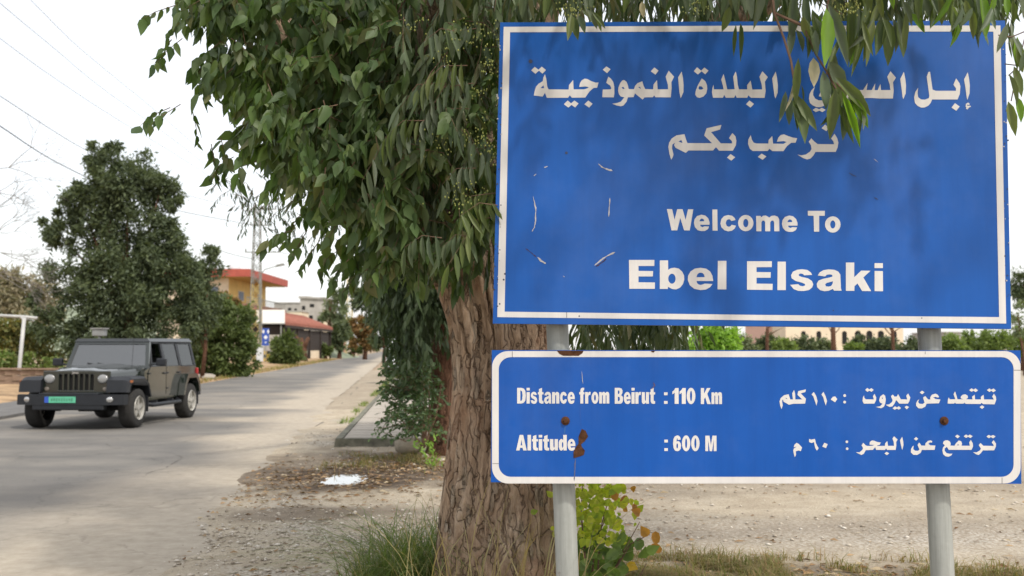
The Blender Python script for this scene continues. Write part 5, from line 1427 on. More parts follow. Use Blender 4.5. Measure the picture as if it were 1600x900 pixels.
for lab, bl, Yd, n, L_, W_, mt in far:
    bush_ = 'bush' in lab.split()[0:4] or 'bushes' in lab
    bigtree('bush' if bush_ else 'roadside_tree', lab, 'bush' if bush_ else 'tree', bl, Yd, n, L_, W_, mt, trunk=(bl[0][0], 560), trunk_r=.002 * Yd)

# tree line behind the dirt lot (seen under and beside the sign)
M_lgreen = leafmat('light_green_leaf', [(.15, .20, .06), (.19, .25, .08), (.12, .17, .06)], .4, .55, .3)
ln = [(1165, 534, 16, 'grey-green tree right of the lime bush in the slot under the big panel', M_ft2), (1195, 536, 18, 'dark round tree left of the first thin trunk behind the lot', M_ft), (1228, 540, 14, 'low olive tree between the first thin trunk and the cream building', M_lgreen),
      (1255, 537, 19, 'dark round tree before the left end of the cream building', M_ft), (1285, 540, 15, 'green tree left of the second thin trunk behind the lot', M_ft2), (1350, 535, 20, 'dark round tree right of the second thin trunk behind the lot', M_ft), (1335, 542, 12, 'small bushy tree before the cream building windows', M_lgreen),
      (1385, 534, 19, 'big dark tree left of the thin leaning pole behind the lot', M_ft), (1425, 537, 18, 'dark tree just left of the right signpost behind the lot', M_ft), (1490, 538, 16, 'bright green tree just right of the right signpost', M_lgreen), (1520, 534, 17, 'bushy green tree near the right edge of the slot', M_lgreen),
      (1555, 532, 20, 'green tree under the lower right corner of the big panel', M_lgreen), (1595, 530, 22, 'green tree at the right edge of the picture', M_lgreen), (1640, 525, 26, 'green tree just beyond the right edge', M_hedge)]
for x, y, r, lab, mt in ln:
    Yd = 62 + (x * 7 % 13)
    bigtree('lot_tree', lab, 'tree', [(x, y + (5 if x < 1450 else 0), r * .85), (x - r * .6, y + r * .3, r * .6), (x + r * .6, y + r * .35, r * .6), (x, y + r * .6, r * .8)], Yd, 1900, .26, .13, mt, trunk=(x, 560), trunk_r=.12)
bigtree('lime_bush', 'bright lime green bush seen in the slot between the two panels', 'bush', [(1110, 535, 24), (1135, 535, 16), (1092, 540, 20), (1120, 550, 20)], 21, 4200, .12, .07, M_lime, trunk=(1110, 600), trunk_r=.04)
for x, ytop, r, lean, lab in ((1198, 470, .09, 2, 'thin bare trunk left of the cream building'), (1303, 470, .13, -3, 'thin grey trunk with twigs before the cream building'), (1397, 470, .09, -6, 'thin leaning pole-like trunk behind the lot')):
    ro = thing('bare_tree', lab, 'tree', (at(x, 545, 52).x, 52, 0))
    m_ = MB(); m_.tube([(at(x, 545, 52).x, 52, -.1), at(x + lean * .3, 530, 52), at(x + lean, ytop, 52), at(x + lean * 1.3, 380, 52)], [r * 1.2, r, r * .8, r * .3], 8); m_.build('trunk', M_bark2, ro, True)
    m_ = MB()
    for k in range(9):
        y0_ = rnd.uniform(440, 530); sx = rnd.choice((-1, 1)) * rnd.uniform(10, 26)
        m_.tube([at(x + lean * .6, y0_, 52), at(x + sx * .6, y0_ - 8, 52), at(x + sx, y0_ - rnd.uniform(10, 26), 52)], [.04, .025, .01], 4)
    m_.build('branches', M_bark2, ro, kind='stuff')
bigtree('pine_tree', 'dark flat crowned pine rising behind the right edge of the sign', 'tree', [(1600, 445, 22), (1588, 440, 14), (1620, 450, 25), (1598, 460, 14)], 68, 3500, .3, .08, M_ft, trunk=(1625, 545), trunk_r=.2)
bigtree('lot_tree', 'thin wispy tree below the pine at the right edge', 'tree', [(1590, 490, 16), (1600, 505, 18), (1585, 512, 10)], 60, 550, .26, .1, M_ft2, trunk=(1600, 545), trunk_r=.08)

# ------------------------------------------------------------------ the off-road car
JX = 1.19
jl = Vector((-8.68, 20.4, 0.0))
jeep = thing('off_road_car', 'dark olive-grey boxy off-road car driving on the road at the left', 'car', tuple(jl))
def carpaint():
    m, t, b = NT('dark_olive_paint')
    t.links.new(ramp(t, noise(t, 2, 4), [(.3, (.008, .012, .010)), (.7, (.014, .020, .015))]), b.inputs['Base Color'])
    dustf = ramp(t, noise(t, 1.4, 5, .7), [(.45, (.16,) * 3), (.7, (.34,) * 3)])
    t.links.new(dustf, b.inputs['Roughness'])
    b.inputs['Coat Weight'].default_value = 1.0; b.inputs['Coat Roughness'].default_value = .05
    return m
M_car = carpaint()
M_plast = simple('black_plastic', (.012, .014, .018), .5, 0, .2, 6, .1)
M_tyre = simple('tyre_rubber', (.022, .021, .020), .85, 0, .3, 15, .3)
M_rim = simple('alloy_rim', (.34, .33, .30), .45, .1, .15, 5)
M_dk = simple('dark_void', (.008, .008, .008), .8)
M_chr = simple('lamp_reflector', (.5, .5, .5), .15, .8, .05)
M_amber = simple('amber_lens', (.35, .10, .02), .3)
M_redl = simple('red_lens', (.35, .02, .02), .3)
def glassmat(name, tint, refl):
    m, t, b = NT(name)
    b.inputs['Base Color'].default_value = (*tint, 1); b.inputs['Roughness'].default_value = .04; b.inputs['Specular IOR Level'].default_value = 1.0
    b.inputs['Coat Weight'].default_value = 1; b.inputs['Coat IOR'].default_value = refl
    tr_ = t.nodes.new('ShaderNodeBsdfTransparent'); tr_.inputs[0].default_value = (.35, .4, .38, 1)
    mx = t.nodes.new('ShaderNodeMixShader'); mx.inputs[0].default_value = .40
    t.links.new(b.outputs[0], mx.inputs[1]); t.links.new(tr_.outputs[0], mx.inputs[2]); t.links.new(mx.outputs[0], t.nodes['Material Output'].inputs[0])
    return m
M_glass = glassmat('car_glass', (.02, .024, .024), 2.0)
M_glass.node_tree.nodes['Principled BSDF'].inputs['IOR'].default_value = 1.9
M_side = glassmat('side_glass', (.012, .014, .014), 1.3)
M_side.node_tree.nodes['Principled BSDF'].inputs['Specular IOR Level'].default_value = .3
M_lens = glassmat('lamp_glass', (.4, .4, .4), 1.5)
def J(mb):
    mb.V = [Vector((v.x * JX, v.y, v.z)) + jl for v in mb.V]; return mb
def jb(name, mb, mat, par=jeep, smooth=False, **kw): return J(mb).build(name, mat, par, smooth, **kw)
# tub and body sides with wheel openings
b = MB()
for s in (-1, 1):
    side_ = [(.60, .52), (2.42, .52), (2.50, .80), (2.66, .98), (3.24, .98), (3.40, .80), (3.44, .55), (3.62, .55), (3.62, 1.20), (.86, 1.20), (.70, 1.16), (.60, 1.14)]
    b.prism([(s * .74, y, z) for y, z in side_], (s * .05, 0, 0))
b.box((-.76, .60, 1.13), (.76, .95, 1.20), .02)                     # cowl
b.box((-.76, 3.58, .55), (.76, 3.64, 1.2), .01)
b.box((-.74, .62, .50), (.74, 3.6, .56))
b.box((-.74, .60, .5), (.74, .66, 1.15))
for s in (-1, 1): b.hexa([(s * .52, -.36, .70), (s * .60, -.36, .70), (s * .74, .62, .70), (s * .60, .62, .70)], [(s * .50, -.36, 1.10), (s * .54, -.36, 1.10), (s * .72, .62, 1.14), (s * .60, .62, 1.14)])
body = jb('body', b, M_car)
# bonnet: slightly domed, tapering forward
hb = MB(); NX, NY = 12, 10
for j in range(NY + 1):
    v = j / NY; y = -.44 + v * 1.30; wd = .54 + .17 * v; zt = 1.165 + .075 * v - .05 * (1 - v) ** 6
    for i in range(NX + 1):
        u = i / NX * 2 - 1
        z = zt + .035 * (1 - u * u) + (.018 if abs(u) < .42 else 0) * min(1, v * 4) - .07 * abs(u) ** 9
        hb.V.append(Vector((u * wd, y, z)))
for j in range(NY):
    for i in range(NX):
        a = j * (NX + 1) + i; hb.F.append((a, a + 1, a + NX + 2, a + NX + 1))
n0 = len(hb.V)
for i in range(NX + 1): hb.V.append(hb.V[i] + Vector((0, 0, -.05)))
for i in range(NX): hb.F.append((i + 1, i, n0 + i, n0 + i + 1))
for j in range(NY):
    for c_, sg in ((0, 1), (NX, -1)):
        a, d_ = j * (NX + 1) + c_, (j + 1) * (NX + 1) + c_
        q = len(hb.V); hb.V += [hb.V[a] + Vector((0, 0, -.12)), hb.V[d_] + Vector((0, 0, -.12))]
        hb.F.append((a, d_, q + 1, q) if sg > 0 else (d_, a, q, q + 1))
hood = jb('bonnet', hb, M_car, smooth=True)
jb('latch', MB().box((-.50, .05, 1.13), (-.535, .15, 1.18), .006), M_plast, hood); jb('latch', MB().box((.50, .05, 1.13), (.535, .15, 1.18), .006), M_plast, hood)
# grille
g = MB()
yb = -.46
g.box((-.57, yb, .70), (-.315, yb + .06, 1.16), .012); g.box((.315, yb, .70), (.57, yb + .06, 1.16), .012)
g.box((-.32, yb, 1.10), (.32, yb + .06, 1.165), .01); g.box((-.32, yb, .70), (.32, yb + .06, .775), .01)
gr_ = jb('grille', g, M_car)
for k in range(8):
    x = -.315 + k * .09
    jb('grille_bar', MB().box((x - .017, yb + .002, .77), (x + .017, yb + .05, 1.105), .006), M_car, gr_)
jb('radiator', MB().box((-.31, yb + .055, .76), (.31, yb + .07, 1.11)), M_dk, gr_)
V, Fc = textmesh('Jeep', .02)
mk('badge', [Vector(((v.x - 1.1) * .065 * JX, yb - .004, 1.108 + v.y * .065)) + jl for v in V], Fc, M_chr, gr_)
for s in (-1, 1):
    h_ = jb('headlight', MB().lathe((s * .455, yb + .01, 1.0), (0, -1, 0), [(0, .092), (.02, .092), (.025, .084)], 24), M_chr, smooth=True)
    jb('lens', MB().lathe((s * .455, yb - .016, 1.0), (0, -1, 0), [(0, .088), (.014, .078), (.022, .045), (.024, .01)], 24), M_lens, h_, True)
    jb('indicator', MB().lathe((s * .50, yb + .01, .80), (0, -1, 0), [(0, .042), (.018, .042), (.022, .03)], 16), simple('grey_lens', (.16, .14, .12), .3), smooth=True)
# front bumper
bp = MB()
bp.prism([(-.93, -.55, .50), (-.90, -.68, .50), (-.62, -.80, .50), (.62, -.80, .50), (.90, -.68, .50), (.93, -.55, .50)], (0, 0, .20))
bp.box((-.60, -.79, .40), (.60, -.62, .52), .02)
bp.box((-.50, -.785, .695), (.50, -.56, .73), .012)
bmp = jb('front_bumper', bp, M_plast)
for s in (-1, 1):
    f_ = jb('fog_lamp', MB().lathe((s * .69, -.745, .605), (s * .25, -1, 0), [(0, .055), (.03, .055), (.033, .045)], 16), M_chr, bmp, True)
M_plate = simple('green_plate', (.10, .42, .26), .5, 0, .1, 20)
pl = jb('number_plate', MB().box((-.38, -.812, .545), (.14, -.803, .665)), M_plate, bmp)
jb('blue_band', MB().box((-.38, -.815, .546), (-.31, -.8125, .664)), simple('plate_blue', (.03, .08, .4), .5), bmp)
k_ = MB()
for q in range(9): k_.box((-.27 + q * .042, -.8145, .575 + .006 * (q % 2)), (-.27 + q * .042 + .026, -.8125, .63 + .004 * (q % 3)))
jb('plate_marks', k_, simple('worn_plate_print', (.06, .22, .14), .6), bmp)
# wheel flares
FL = [(-.58, .74), (-.55, .98), (-.42, 1.045), (.26, 1.045), (.46, .93), (.60, .60), (.52, .60), (.40, .84), (.22, .93), (-.30, .93), (-.44, .86), (-.48, .74)]
for s in (-1, 1):
    fm = MB(); stn = ((.56, 0, 0), (.84, 0, 0), (.90, .015, -.012), (.94, .05, -.05), (.935, .05, -.09))
    nf = len(FL)
    for xx, dy_, dz_ in stn:
        for i_, (y, z) in enumerate(FL):
            o_ = i_ < 6
            fm.V.append(Vector((s * xx, y * (1 - dy_ * .9) if o_ else y, (z + dz_ if z > .8 else z) if o_ else z)))
    for a_ in range(len(stn) - 1):
        for i_ in range(nf):
            j_ = (i_ + 1) % nf; fm.F.append((a_ * nf + i_, a_ * nf + j_, (a_ + 1) * nf + j_, (a_ + 1) * nf + i_))
    tr_ = tessellate_polygon([[Vector((y, z, 0)) for y, z in FL]])
    fm.F += [tuple(t_) for t_ in tr_] + [tuple(i_ + nf * (len(stn) - 1) for i_ in t_) for t_ in tr_]
    jb('front_flare', fm, M_plast)
    jb('front_flare_filler', MB().box((s * .55, -.40, .72), (s * .62, .5, 1.03)), M_plast)
    R_ = [(2.40, .55), (2.50, .82), (2.66, 1.03), (3.22, 1.03), (3.42, .84), (3.48, .60), (3.40, .60), (3.33, .80), (3.18, .93), (2.72, .93), (2.58, .78), (2.47, .55)]
    jb('rear_flare', MB().prism([(s * .77, y, z) for y, z in R_], (s * .17, 0, 0)), M_car)
    jb('mudguard', MB().box((s * .66, .50, .30), (s * .90, .53, .64)), M_plast); jb('mudguard', MB().box((s * .66, 3.42, .30), (s * .90, 3.45, .64)), M_plast)
    jb('side_marker', MB().box((s * .938, -.50, .93), (s * .945, -.38, .975)), M_amber)
    st_ = MB().tube([(s * .80, .62, .46), (s * .90, .72, .42), (s * .90, 2.25, .42), (s * .80, 2.38, .46)], .045, 10); jb('side_step', st_, M_plast, smooth=True)
    for yy in (1.0, 1.9): jb('step_bracket', MB().box((s * .45, yy, .44), (s * .88, yy + .06, .50)), M_plast)
# wheels
def wheel(x, y, s):
    w = jb('tyre', MB().lathe((x - s * .125, y, .40), (s, 0, 0), [(0, .25), (.0, .34), (.02, .385), (.05, .40), (.20, .40), (.23, .385), (.25, .34), (.25, .255)], 40, False), M_tyre, smooth=True)
    rm = MB().lathe((x + s * .02, y, .40), (s, 0, 0), [(0, .24), (.10, .245), (.115, .235), (.10, .215), (.03, .20), (.03, .02)], 32)
    for k in range(5):
        a = k * 2 * math.pi / 5 + .3
        c_, d_ = math.cos(a), math.sin(a)
        pts = []
        for (rr, ww) in ((.04, .045), (.225, .03)):
            pts += [(y + c_ * rr - d_ * ww, .40 + d_ * rr + c_ * ww), (y + c_ * rr + d_ * ww, .40 + d_ * rr - c_ * ww)]
        order = [0, 1, 3, 2]
        rm.prism([(x + s * .06, pts[i][0], pts[i][1]) for i in order], (s * .05, 0, 0))
    rm.lathe((x + s * .06, y, .40), (s, 0, 0), [(0, .06), (.06, .055), (.065, .03)], 16)
    jb('rim', rm, M_rim, w)
    jb('brake_disc', MB().lathe((x, y, .40), (s, 0, 0), [(0, .17), (.045, .17)], 20), M_dk, w)
for s in (-1, 1):
    wheel(s * .80, 0, s); wheel(s * .80, 2.95, s)
ax = MB().tube([(-.8, 0, .40), (.8, 0, .40)], .05, 8).tube([(-.8, 2.95, .40), (.8, 2.95, .40)], .05, 8).box((-.42, -.45, .42), (.42, 3.5, .52)).box((-.3, .4, .30), (.1, .9, .42))
jb('chassis', ax, M_dk)
# windscreen, roof, pillars, windows
def quadbox(pts, th):   # pts 4 outer corners (3d), thickness vector
    return MB().hexa([Vector(p) for p in pts], [Vector(p) + Vector(th) for p in pts])
wf = MB()
A0, A1 = (.90, 1.20), (1.14, 1.74)    # y,z bottom and top of the screen
for s in (-1, 1): wf.hexa([(s * .76, A0[0], A0[1]), (s * .69, A0[0], A0[1]), (s * .69, A0[0] + .06, A0[1]), (s * .76, A0[0] + .06, A0[1])], [(s * .68, A1[0], A1[1]), (s * .615, A1[0], A1[1]), (s * .615, A1[0] + .06, A1[1]), (s * .68, A1[0] + .06, A1[1])])
wf.hexa([(-.69, .90, 1.20), (.69, .90, 1.20), (.69, .96, 1.20), (-.69, .96, 1.20)], [(-.685, .918, 1.245), (.685, .918, 1.245), (.685, .978, 1.245), (-.685, .978, 1.245)])
wf.hexa([(-.69, 1.12, 1.70), (.69, 1.12, 1.70), (.69, 1.18, 1.70), (-.69, 1.18, 1.70)], [(-.68, 1.14, 1.755), (.68, 1.14, 1.755), (.68, 1.2, 1.755), (-.68, 1.2, 1.755)])
wfo = jb('windscreen_frame', wf, M_car)
jb('windscreen', quadbox([(-.69, .935, 1.24), (.69, .935, 1.24), (.62, 1.14, 1.705), (-.62, 1.14, 1.705)], (0, .006, 0)), M_glass, wfo)
for s in (-1, 1): jb('wiper', MB().tube([(s * .10 + .1, .915, 1.235), (s * .10 - .28, .935, 1.30)], .008, 5), M_dk, wfo)
roof = MB().hexa([(-.70, 1.12, 1.755), (.70, 1.12, 1.755), (.70, 3.62, 1.765), (-.70, 3.62, 1.765)], [(-.64, 1.14, 1.825), (.64, 1.14, 1.825), (.64, 3.58, 1.845), (-.64, 3.58, 1.845)])
jb('hard_roof', roof, simple('grey_hard_roof', (.045, .05, .055), .35, 0, .1, 5))
for s in (-1, 1):
    def sidep(y0, y1, z0=1.20, z1=1.76, y0t=None, y1t=None, nm='pillar', mt=M_plast, ins=0.0, par=jeep):
        y0t = y0 if y0t is None else y0t; y1t = y1 if y1t is None else y1t
        xo = lambda z: s * (.785 - .12 * (z - 1.20) / .56 - ins)
        return jb(nm, quadbox([(xo(z0), y0, z0), (xo(z0), y1, z0), (xo(z1), y1t, z1), (xo(z1), y0t, z1)], (-s * .03, 0, 0)), mt, par)
    dr = jb('door', MB().prism([(s * .792, y, z) for y, z in ((.78, .60), (1.74, .60), (1.74, 1.215), (.90, 1.215), (.78, 1.1))], (s * .008, 0, 0)), M_car, label=None)
    dr2 = jb('door', MB().prism([(s * .792, y, z) for y, z in ((1.77, .60), (2.36, .60), (2.44, .78), (2.58, .98), (2.62, 1.215), (1.77, 1.215))], (s * .008, 0, 0)), M_car)
    for d_, y in ((dr, 1.58), (dr2, 2.42)):
        jb('handle', MB().box((s * .80, y, 1.05), (s * .83, y + .13, 1.085), .006), M_plast, d_)
    for d_, y in ((dr, .79), (dr2, 1.78)):
        for z in (.72, 1.06): jb('hinge', MB().box((s * .80, y, z), (s * .815, y + .09, z + .03), .004), M_plast, d_)
    sidep(.98, 1.03, y0t=1.2, y1t=1.26, par=dr, nm='window_frame'); sidep(1.70, 1.82, par=dr, nm='window_frame'); sidep(2.60, 2.74); sidep(3.50, 3.62)
    sidep(1.2, 3.6, 1.715, 1.76); sidep(1.0, 3.6, 1.20, 1.225)
    sidep(1.02, 1.71, 1.22, (1.72 if s < 0 else 1.30), 1.24 if s < 0 else 1.05, 1.71, 'window', M_side, .012, dr)
    sidep(1.81, 2.61, 1.22, 1.72, None, None, 'window', M_side, .012, dr2)
    sidep(2.73, 3.51, 1.22, 1.72, None, None, 'window', M_side, .012)
    mi = jb('mirror', MB().box((s * .86, .98, 1.235), (s * 1.04, 1.08, 1.40), .025).box((s * .78, 1.0, 1.25), (s * .88, 1.05, 1.29)), M_plast, dr)
    jb('tail_light', MB().box((s * .66, 3.62, .95), (s * .82, 3.70, 1.15), .015), M_redl)
    # seats
    se = MB().box((s * .18, 1.55, .75), (s * .58, 2.05, .88), .04).box((s * .18, 1.98, .85), (s * .58, 2.12, 1.42), .05).box((s * .28, 2.0, 1.44), (s * .48, 2.10, 1.62), .03)
    jb('seat', se, simple('seat_cloth', (.05, .05, .05), .9))
    se = MB().box((s * .1, 2.6, .80), (s * .6, 3.0, .9), .04).box((s * .1, 2.95, .85), (s * .6, 3.08, 1.4), .05); jb('seat', se, M_dk)
jb('dashboard', MB().box((-.72, 1.0, .9), (.72, 1.22, 1.20), .04), M_dk)
jb('steering_wheel', MB().lathe((.36, 1.33, 1.17), (0, .85, .5), [(0, .18), (.02, .185), (.03, .17), (.02, .155)], 20), M_dk)
jb('rear_window', quadbox([(-.65, 3.60, 1.23), (.65, 3.60, 1.23), (.60, 3.58, 1.74), (-.60, 3.58, 1.74)], (0, .01, 0)), M_glass)
jb('spare_wheel', MB().lathe((0, 3.66, 1.0), (0, 1, 0), [(0, .2), (0, .36), (.05, .40), (.20, .40), (.25, .34), (.25, .1)], 28), M_tyre, smooth=True)
jb('rear_bumper', MB().box((-.85, 3.62, .50), (.85, 3.78, .68), .02), M_plast)
jb('aerial', MB().tube([(.60, .50, 1.2), (.60, .56, 1.85)], .004, 4), M_dk)
jeep.rotation_euler.z = R(-2.4)

# ------------------------------------------------------------------ left verge things
M_wall = simple('old_block_wall', (.24, .17, .125), .95, 0, .4, 1.2, .5, .1, .03)
M_wpipe = simple('white_pipe', (.42, .42, .41), .5, 0, .1, 4)
wl = thing('low_wall', 'low brown block wall at the left edge behind the footway', 'wall', (-19, 37.4, 0))
wx = -26.0; q = random.Random(2)
top_h = .82
for row in range(4):
    x = -26 + (.3 if row % 2 else 0)
    while x < -12.8:
        bw = .60
        z0 = row * .205
        if row == 0 and 'blk' not in globals():
            blk = mesh('block', *(lambda m: (m.V, m.F))(MB().box((0, 0, 0), (.585, .22, .19), .012)), M_wall)
        o = bpy.data.objects.new('block', blk); COL.objects.link(o); o.parent = wl
        yy = 37.6 + (x + 19) * -.12
        o.location = Vector((x, yy + q.uniform(-.012, .012), z0)) - Vector((-19, 37.4, 0)); o.scale = (q.uniform(.98, 1.0), 1, 1)
        x += bw
cp = MB()
x = -26
while x < -12.8:
    cp.hexa([(x, 37.54 + (x + 19) * -.12, .82), (x + 1.98, 37.54 + (x + 21) * -.12, .82), (x + 1.98, 37.86 + (x + 21) * -.12, .82), (x, 37.86 + (x + 19) * -.12, .82)],
            [(x, 37.54 + (x + 19) * -.12, .88), (x + 1.98, 37.54 + (x + 21) * -.12, .88), (x + 1.98, 37.86 + (x + 21) * -.12, .88), (x, 37.86 + (x + 19) * -.12, .88)]); x += 2
cp.build('coping', M_wall, wl)
pf = thing('pipe_frame', 'white pipe garden frame standing behind the low wall at the left edge', 'frame', (at(30, 545, 39).x, 39, 0))
MB().tube([(at(29, 545, 39).x, 39, -.1), at(30, 577, 39), at(38, 496, 39)], .075, 10).build('post', M_wpipe, pf, True)
MB().tube([at(-60, 490, 39.2), at(38, 495, 39.2), at(58, 497, 39.2)], .06, 10).build('crossbar', M_wpipe, pf, True)
MB().tube([at(34, 497, 39), at(44, 500, 42), at(54, 502, 46)], .05, 8).build('crossbar', M_wpipe, pf, True)
MB().tube([(at(-40, 545, 39).x, 39, -.1), at(-40, 492, 39)], .07, 10).build('post', M_wpipe, pf, True)
ub = thing('utility_box', 'small pale metal box on a post seen just above the roof of the dark car', 'box', (at(155, 545, 36).x, 36, 0))
a, b_ = at(147, 525, 36), at(166, 514, 36)
MB().box((a.x, 35.8, a.z), (b_.x, 36.1, b_.z), .02).build('cabinet', simple('pale_grey_metal', (.22, .23, .23), .6, .1), ub)
MB().tube([((a.x + b_.x) / 2, 35.95, -.1), ((a.x + b_.x) / 2, 35.95, a.z)], .05, 8).build('post', M_steel, ub, True)
MB().box((a.x - .05, 35.75, b_.z), (b_.x + .05, 36.15, b_.z + .03)).build('lid', simple('pale_lid', (.30, .30, .30), .6), ub)
for x, y, lab in ((320, 593, 'pale flat stone beside the hedge at the road edge'), (60, 606, 'pale stone under the low wall left of the car')):
    g_ = gnd(x, y); P(MB().rock((g_.x, g_.y, .12), .45, int(x), (1.4, .8, .45)).build('stone', M_conc, None, True), label=lab, category='stone')

# ------------------------------------------------------------------ street furniture up the road
def fx(px, Y): return at(px, 545, Y).x
M_yel_p = simple('yellow_paint', (.55, .38, .06), .6, 0, .2, 2)
M_blk = simple('black_paint', (.02, .02, .02), .6)
M_cab = simple('white_cabinet_paint', (.55, .58, .60), .6, 0, .08)
M_lat = simple('grey_lattice_steel', (.22, .22, .20), .6, .3, .2)
M_laty = simple('yellowed_lattice', (.46, .37, .15), .7, 0, .3, .5)
cb_ = thing('cabinet', 'pale street cabinet left of the yellow and black bollard', 'cabinet', (fx(405, 106), 106, 0))
x0, x1 = fx(400.5, 106), fx(409.5, 106)
MB().box((x0, 106, .12), (x1, 106.5, 1.85), .03).build('body', M_cab, cb_); MB().box((x0 - .03, 105.95, 1.85), (x1 + .03, 106.55, 1.93)).build('lid', M_cab, cb_)
MB().box((x0 + .04, 105.985, .2), (x1 - .04, 105.998, 1.78)).build('door', M_cab, cb_); MB().box((x0, 106, -.05), (x1, 106.5, .12)).build('plinth', M_conc, cb_)
bo = thing('bollard', 'yellow and black striped concrete bollard beside the oleander', 'bollard', (fx(416.5, 104), 104, 0))
x0, x1 = fx(412.5, 104), fx(421, 104)
for k in range(4):
    z0, z1 = -.05 + k * .36, -.05 + (k + 1) * .36
    xm = (x0 + x1) / 2
    for h, (xa, xb) in enumerate(((x0, xm), (xm, x1))):
        MB().box((xa, 104, z0), (xb, 104.4, z1)).build('stripe', M_yel_p if (k + h) % 2 else M_blk, bo)
bs = thing('road_sign', 'tall narrow blue road sign with white symbols above the bollard', 'road sign', (fx(415, 102), 102, 0))
a, b_ = at(409.5, 540, 102), at(421, 513, 102)
MB().box((a.x, 101.9, a.z), (b_.x, 101.94, b_.z)).build('panel', simple('sign_blue', (.03, .08, .36), .5), bs)
def sq(px, py, sx, sy):
    p = at(px, py, 101.88); k = 102 / F
    return [Vector((p.x + u * sx * k, 101.885, p.z - v * sy * k)) for u, v in ((-1, 0), (0, -1), (1, 0), (0, 1))]
wm = MB()
for px, py, sx, sy in ((411.5, 518, 1.8, 3.5), (419, 518, 1.8, 3.5), (415, 527, 3.2, 3.6), (415, 535, 1.5, 1.5)):
    wm.prism(sq(px, py, sx, sy), (0, .01, 0))
wm.build('symbol', simple('sign_white', (.75, .75, .75), .5), bs)
MB().tube([(fx(415, 102), 102, -.1), (fx(415, 102), 102, b_.z)], .06, 8).build('post', M_steel, bs, True)
bb = thing('billboard', 'blank white board before the tiled shop roof', 'billboard', (fx(423, 115), 115, 0))
a, b_ = at(401, 505, 115), at(445, 484, 115)
MB().box((a.x, 115, a.z), (b_.x, 115.12, b_.z)).build('board', simple('board_white', (.82, .82, .80), .6, 0, .03), bb)
MB().box((a.x - .05, 114.95, a.z - .12), (b_.x + .05, 115.16, a.z)).build('frame', M_lat, bb)
for px in (406, 438): MB().tube([(fx(px, 115), 115.2, -.1), (fx(px, 115), 115.2, b_.z - .1)], .08, 8).build('leg', M_lat, bb, True)

def lattice(name, label, px, Y, ztop, w0, w1, mats, cat='mast', nseg=14):
    x = fx(px, Y); ro = thing(name, label, cat, (x, Y, 0))
    lowm, topm = mats
    def w(z): return w0 + (w1 - w0) * z / ztop
    zc = ztop * .45
    for sx in (-1, 1):
        for sy in (-1, 1):
            MB().tube([(x + sx * w(0), Y + sy * w(0), -.1), (x + sx * w(zc), Y + sy * w(zc), zc)], .055, 5).tube([(x + sx * w(zc), Y + sy * w(zc), zc), (x + sx * w(ztop), Y + sy * w(ztop), ztop)], .05, 5).build('leg', topm, ro)
    for half, mt in ((0, lowm), (1, topm)):
        m_ = MB()
        for k in range(nseg):
            z0, z1 = ztop * k / nseg, ztop * (k + 1) / nseg
            if (z0 >= zc) != bool(half): continue
            for sx, sy, tx_, ty_ in ((-1, -1, 1, -1), (1, -1, 1, 1), (1, 1, -1, 1), (-1, 1, -1, -1)):
                m_.tube([(x + sx * w(z0), Y + sy * w(z0), z0), (x + tx_ * w(z1), Y + ty_ * w(z1), z1)], .035, 4)
                m_.tube([(x + tx_ * w(z0), Y + ty_ * w(z0), z0), (x + sx * w(z1), Y + sy * w(z1), z1)], .035, 4)
        m_.build('bracing', mt, ro)
    return ro, x
zt = zat(322, 110)
py_, xp = lattice('pylon', 'thin grey lattice power mast with yellow foot before the red-roofed house', 399, 110, zt, .62, .30, (M_laty, M_lat))
for zz, L_ in ((zt - .4, 2.1), (zt - 2.2, 1.5), (zt - 5.2, 2.6)):
    ca_ = MB().box((xp - L_ * .5, 109.9, zz), (xp + L_, 110.05, zz + .1)).build('crossarm', M_lat, py_)
    for sx in (-.5, .35, 1.0):
        MB().lathe((xp + L_ * sx * .95, 110, zz + .1), (0, 0, 1), [(0, .05), (.1, .11), (.2, .06), (.3, .1), (.36, .03)], 8).build('insulator', M_lat, ca_)
sl_ = thing('street_lamp', 'grey street lamp head on a curved arm right of the power mast', 'street lamp', (fx(407, 108), 108, 0))
MB().tube([(fx(407, 108), 108, -.1), at(407, 470, 108), at(408, 428, 108), at(414, 421, 108), at(424, 418, 108), at(431, 416, 108)], [.09, .08, .06, .05, .045, .045], 7).build('pole', M_lat, sl_, True)
a = at(430, 416.5, 108); b_ = at(445, 413, 108)
MB().hexa([(a.x, 107.8, a.z - .05), (b_.x, 107.8, b_.z - .10), (b_.x, 108.2, b_.z - .10), (a.x, 108.2, a.z - .05)], [(a.x + .15, 107.85, a.z + .2), (b_.x - .15, 107.85, b_.z + .12), (b_.x - .15, 108.15, b_.z + .12), (a.x + .15, 108.15, a.z + .2)]).build('lamp_head', M_lat, sl_)
la2, xq = lattice('pylon', 'yellow painted lattice pole up the road, left of the rusty bushes', 545.5, 190, zat(432, 190), .62, .45, (M_laty, M_laty), 'mast', 12)
a, b_ = at(531, 532, 188), at(546, 521, 188)
MB().tube([a, b_], .18, 6).build('bar', M_wpipe, la2)

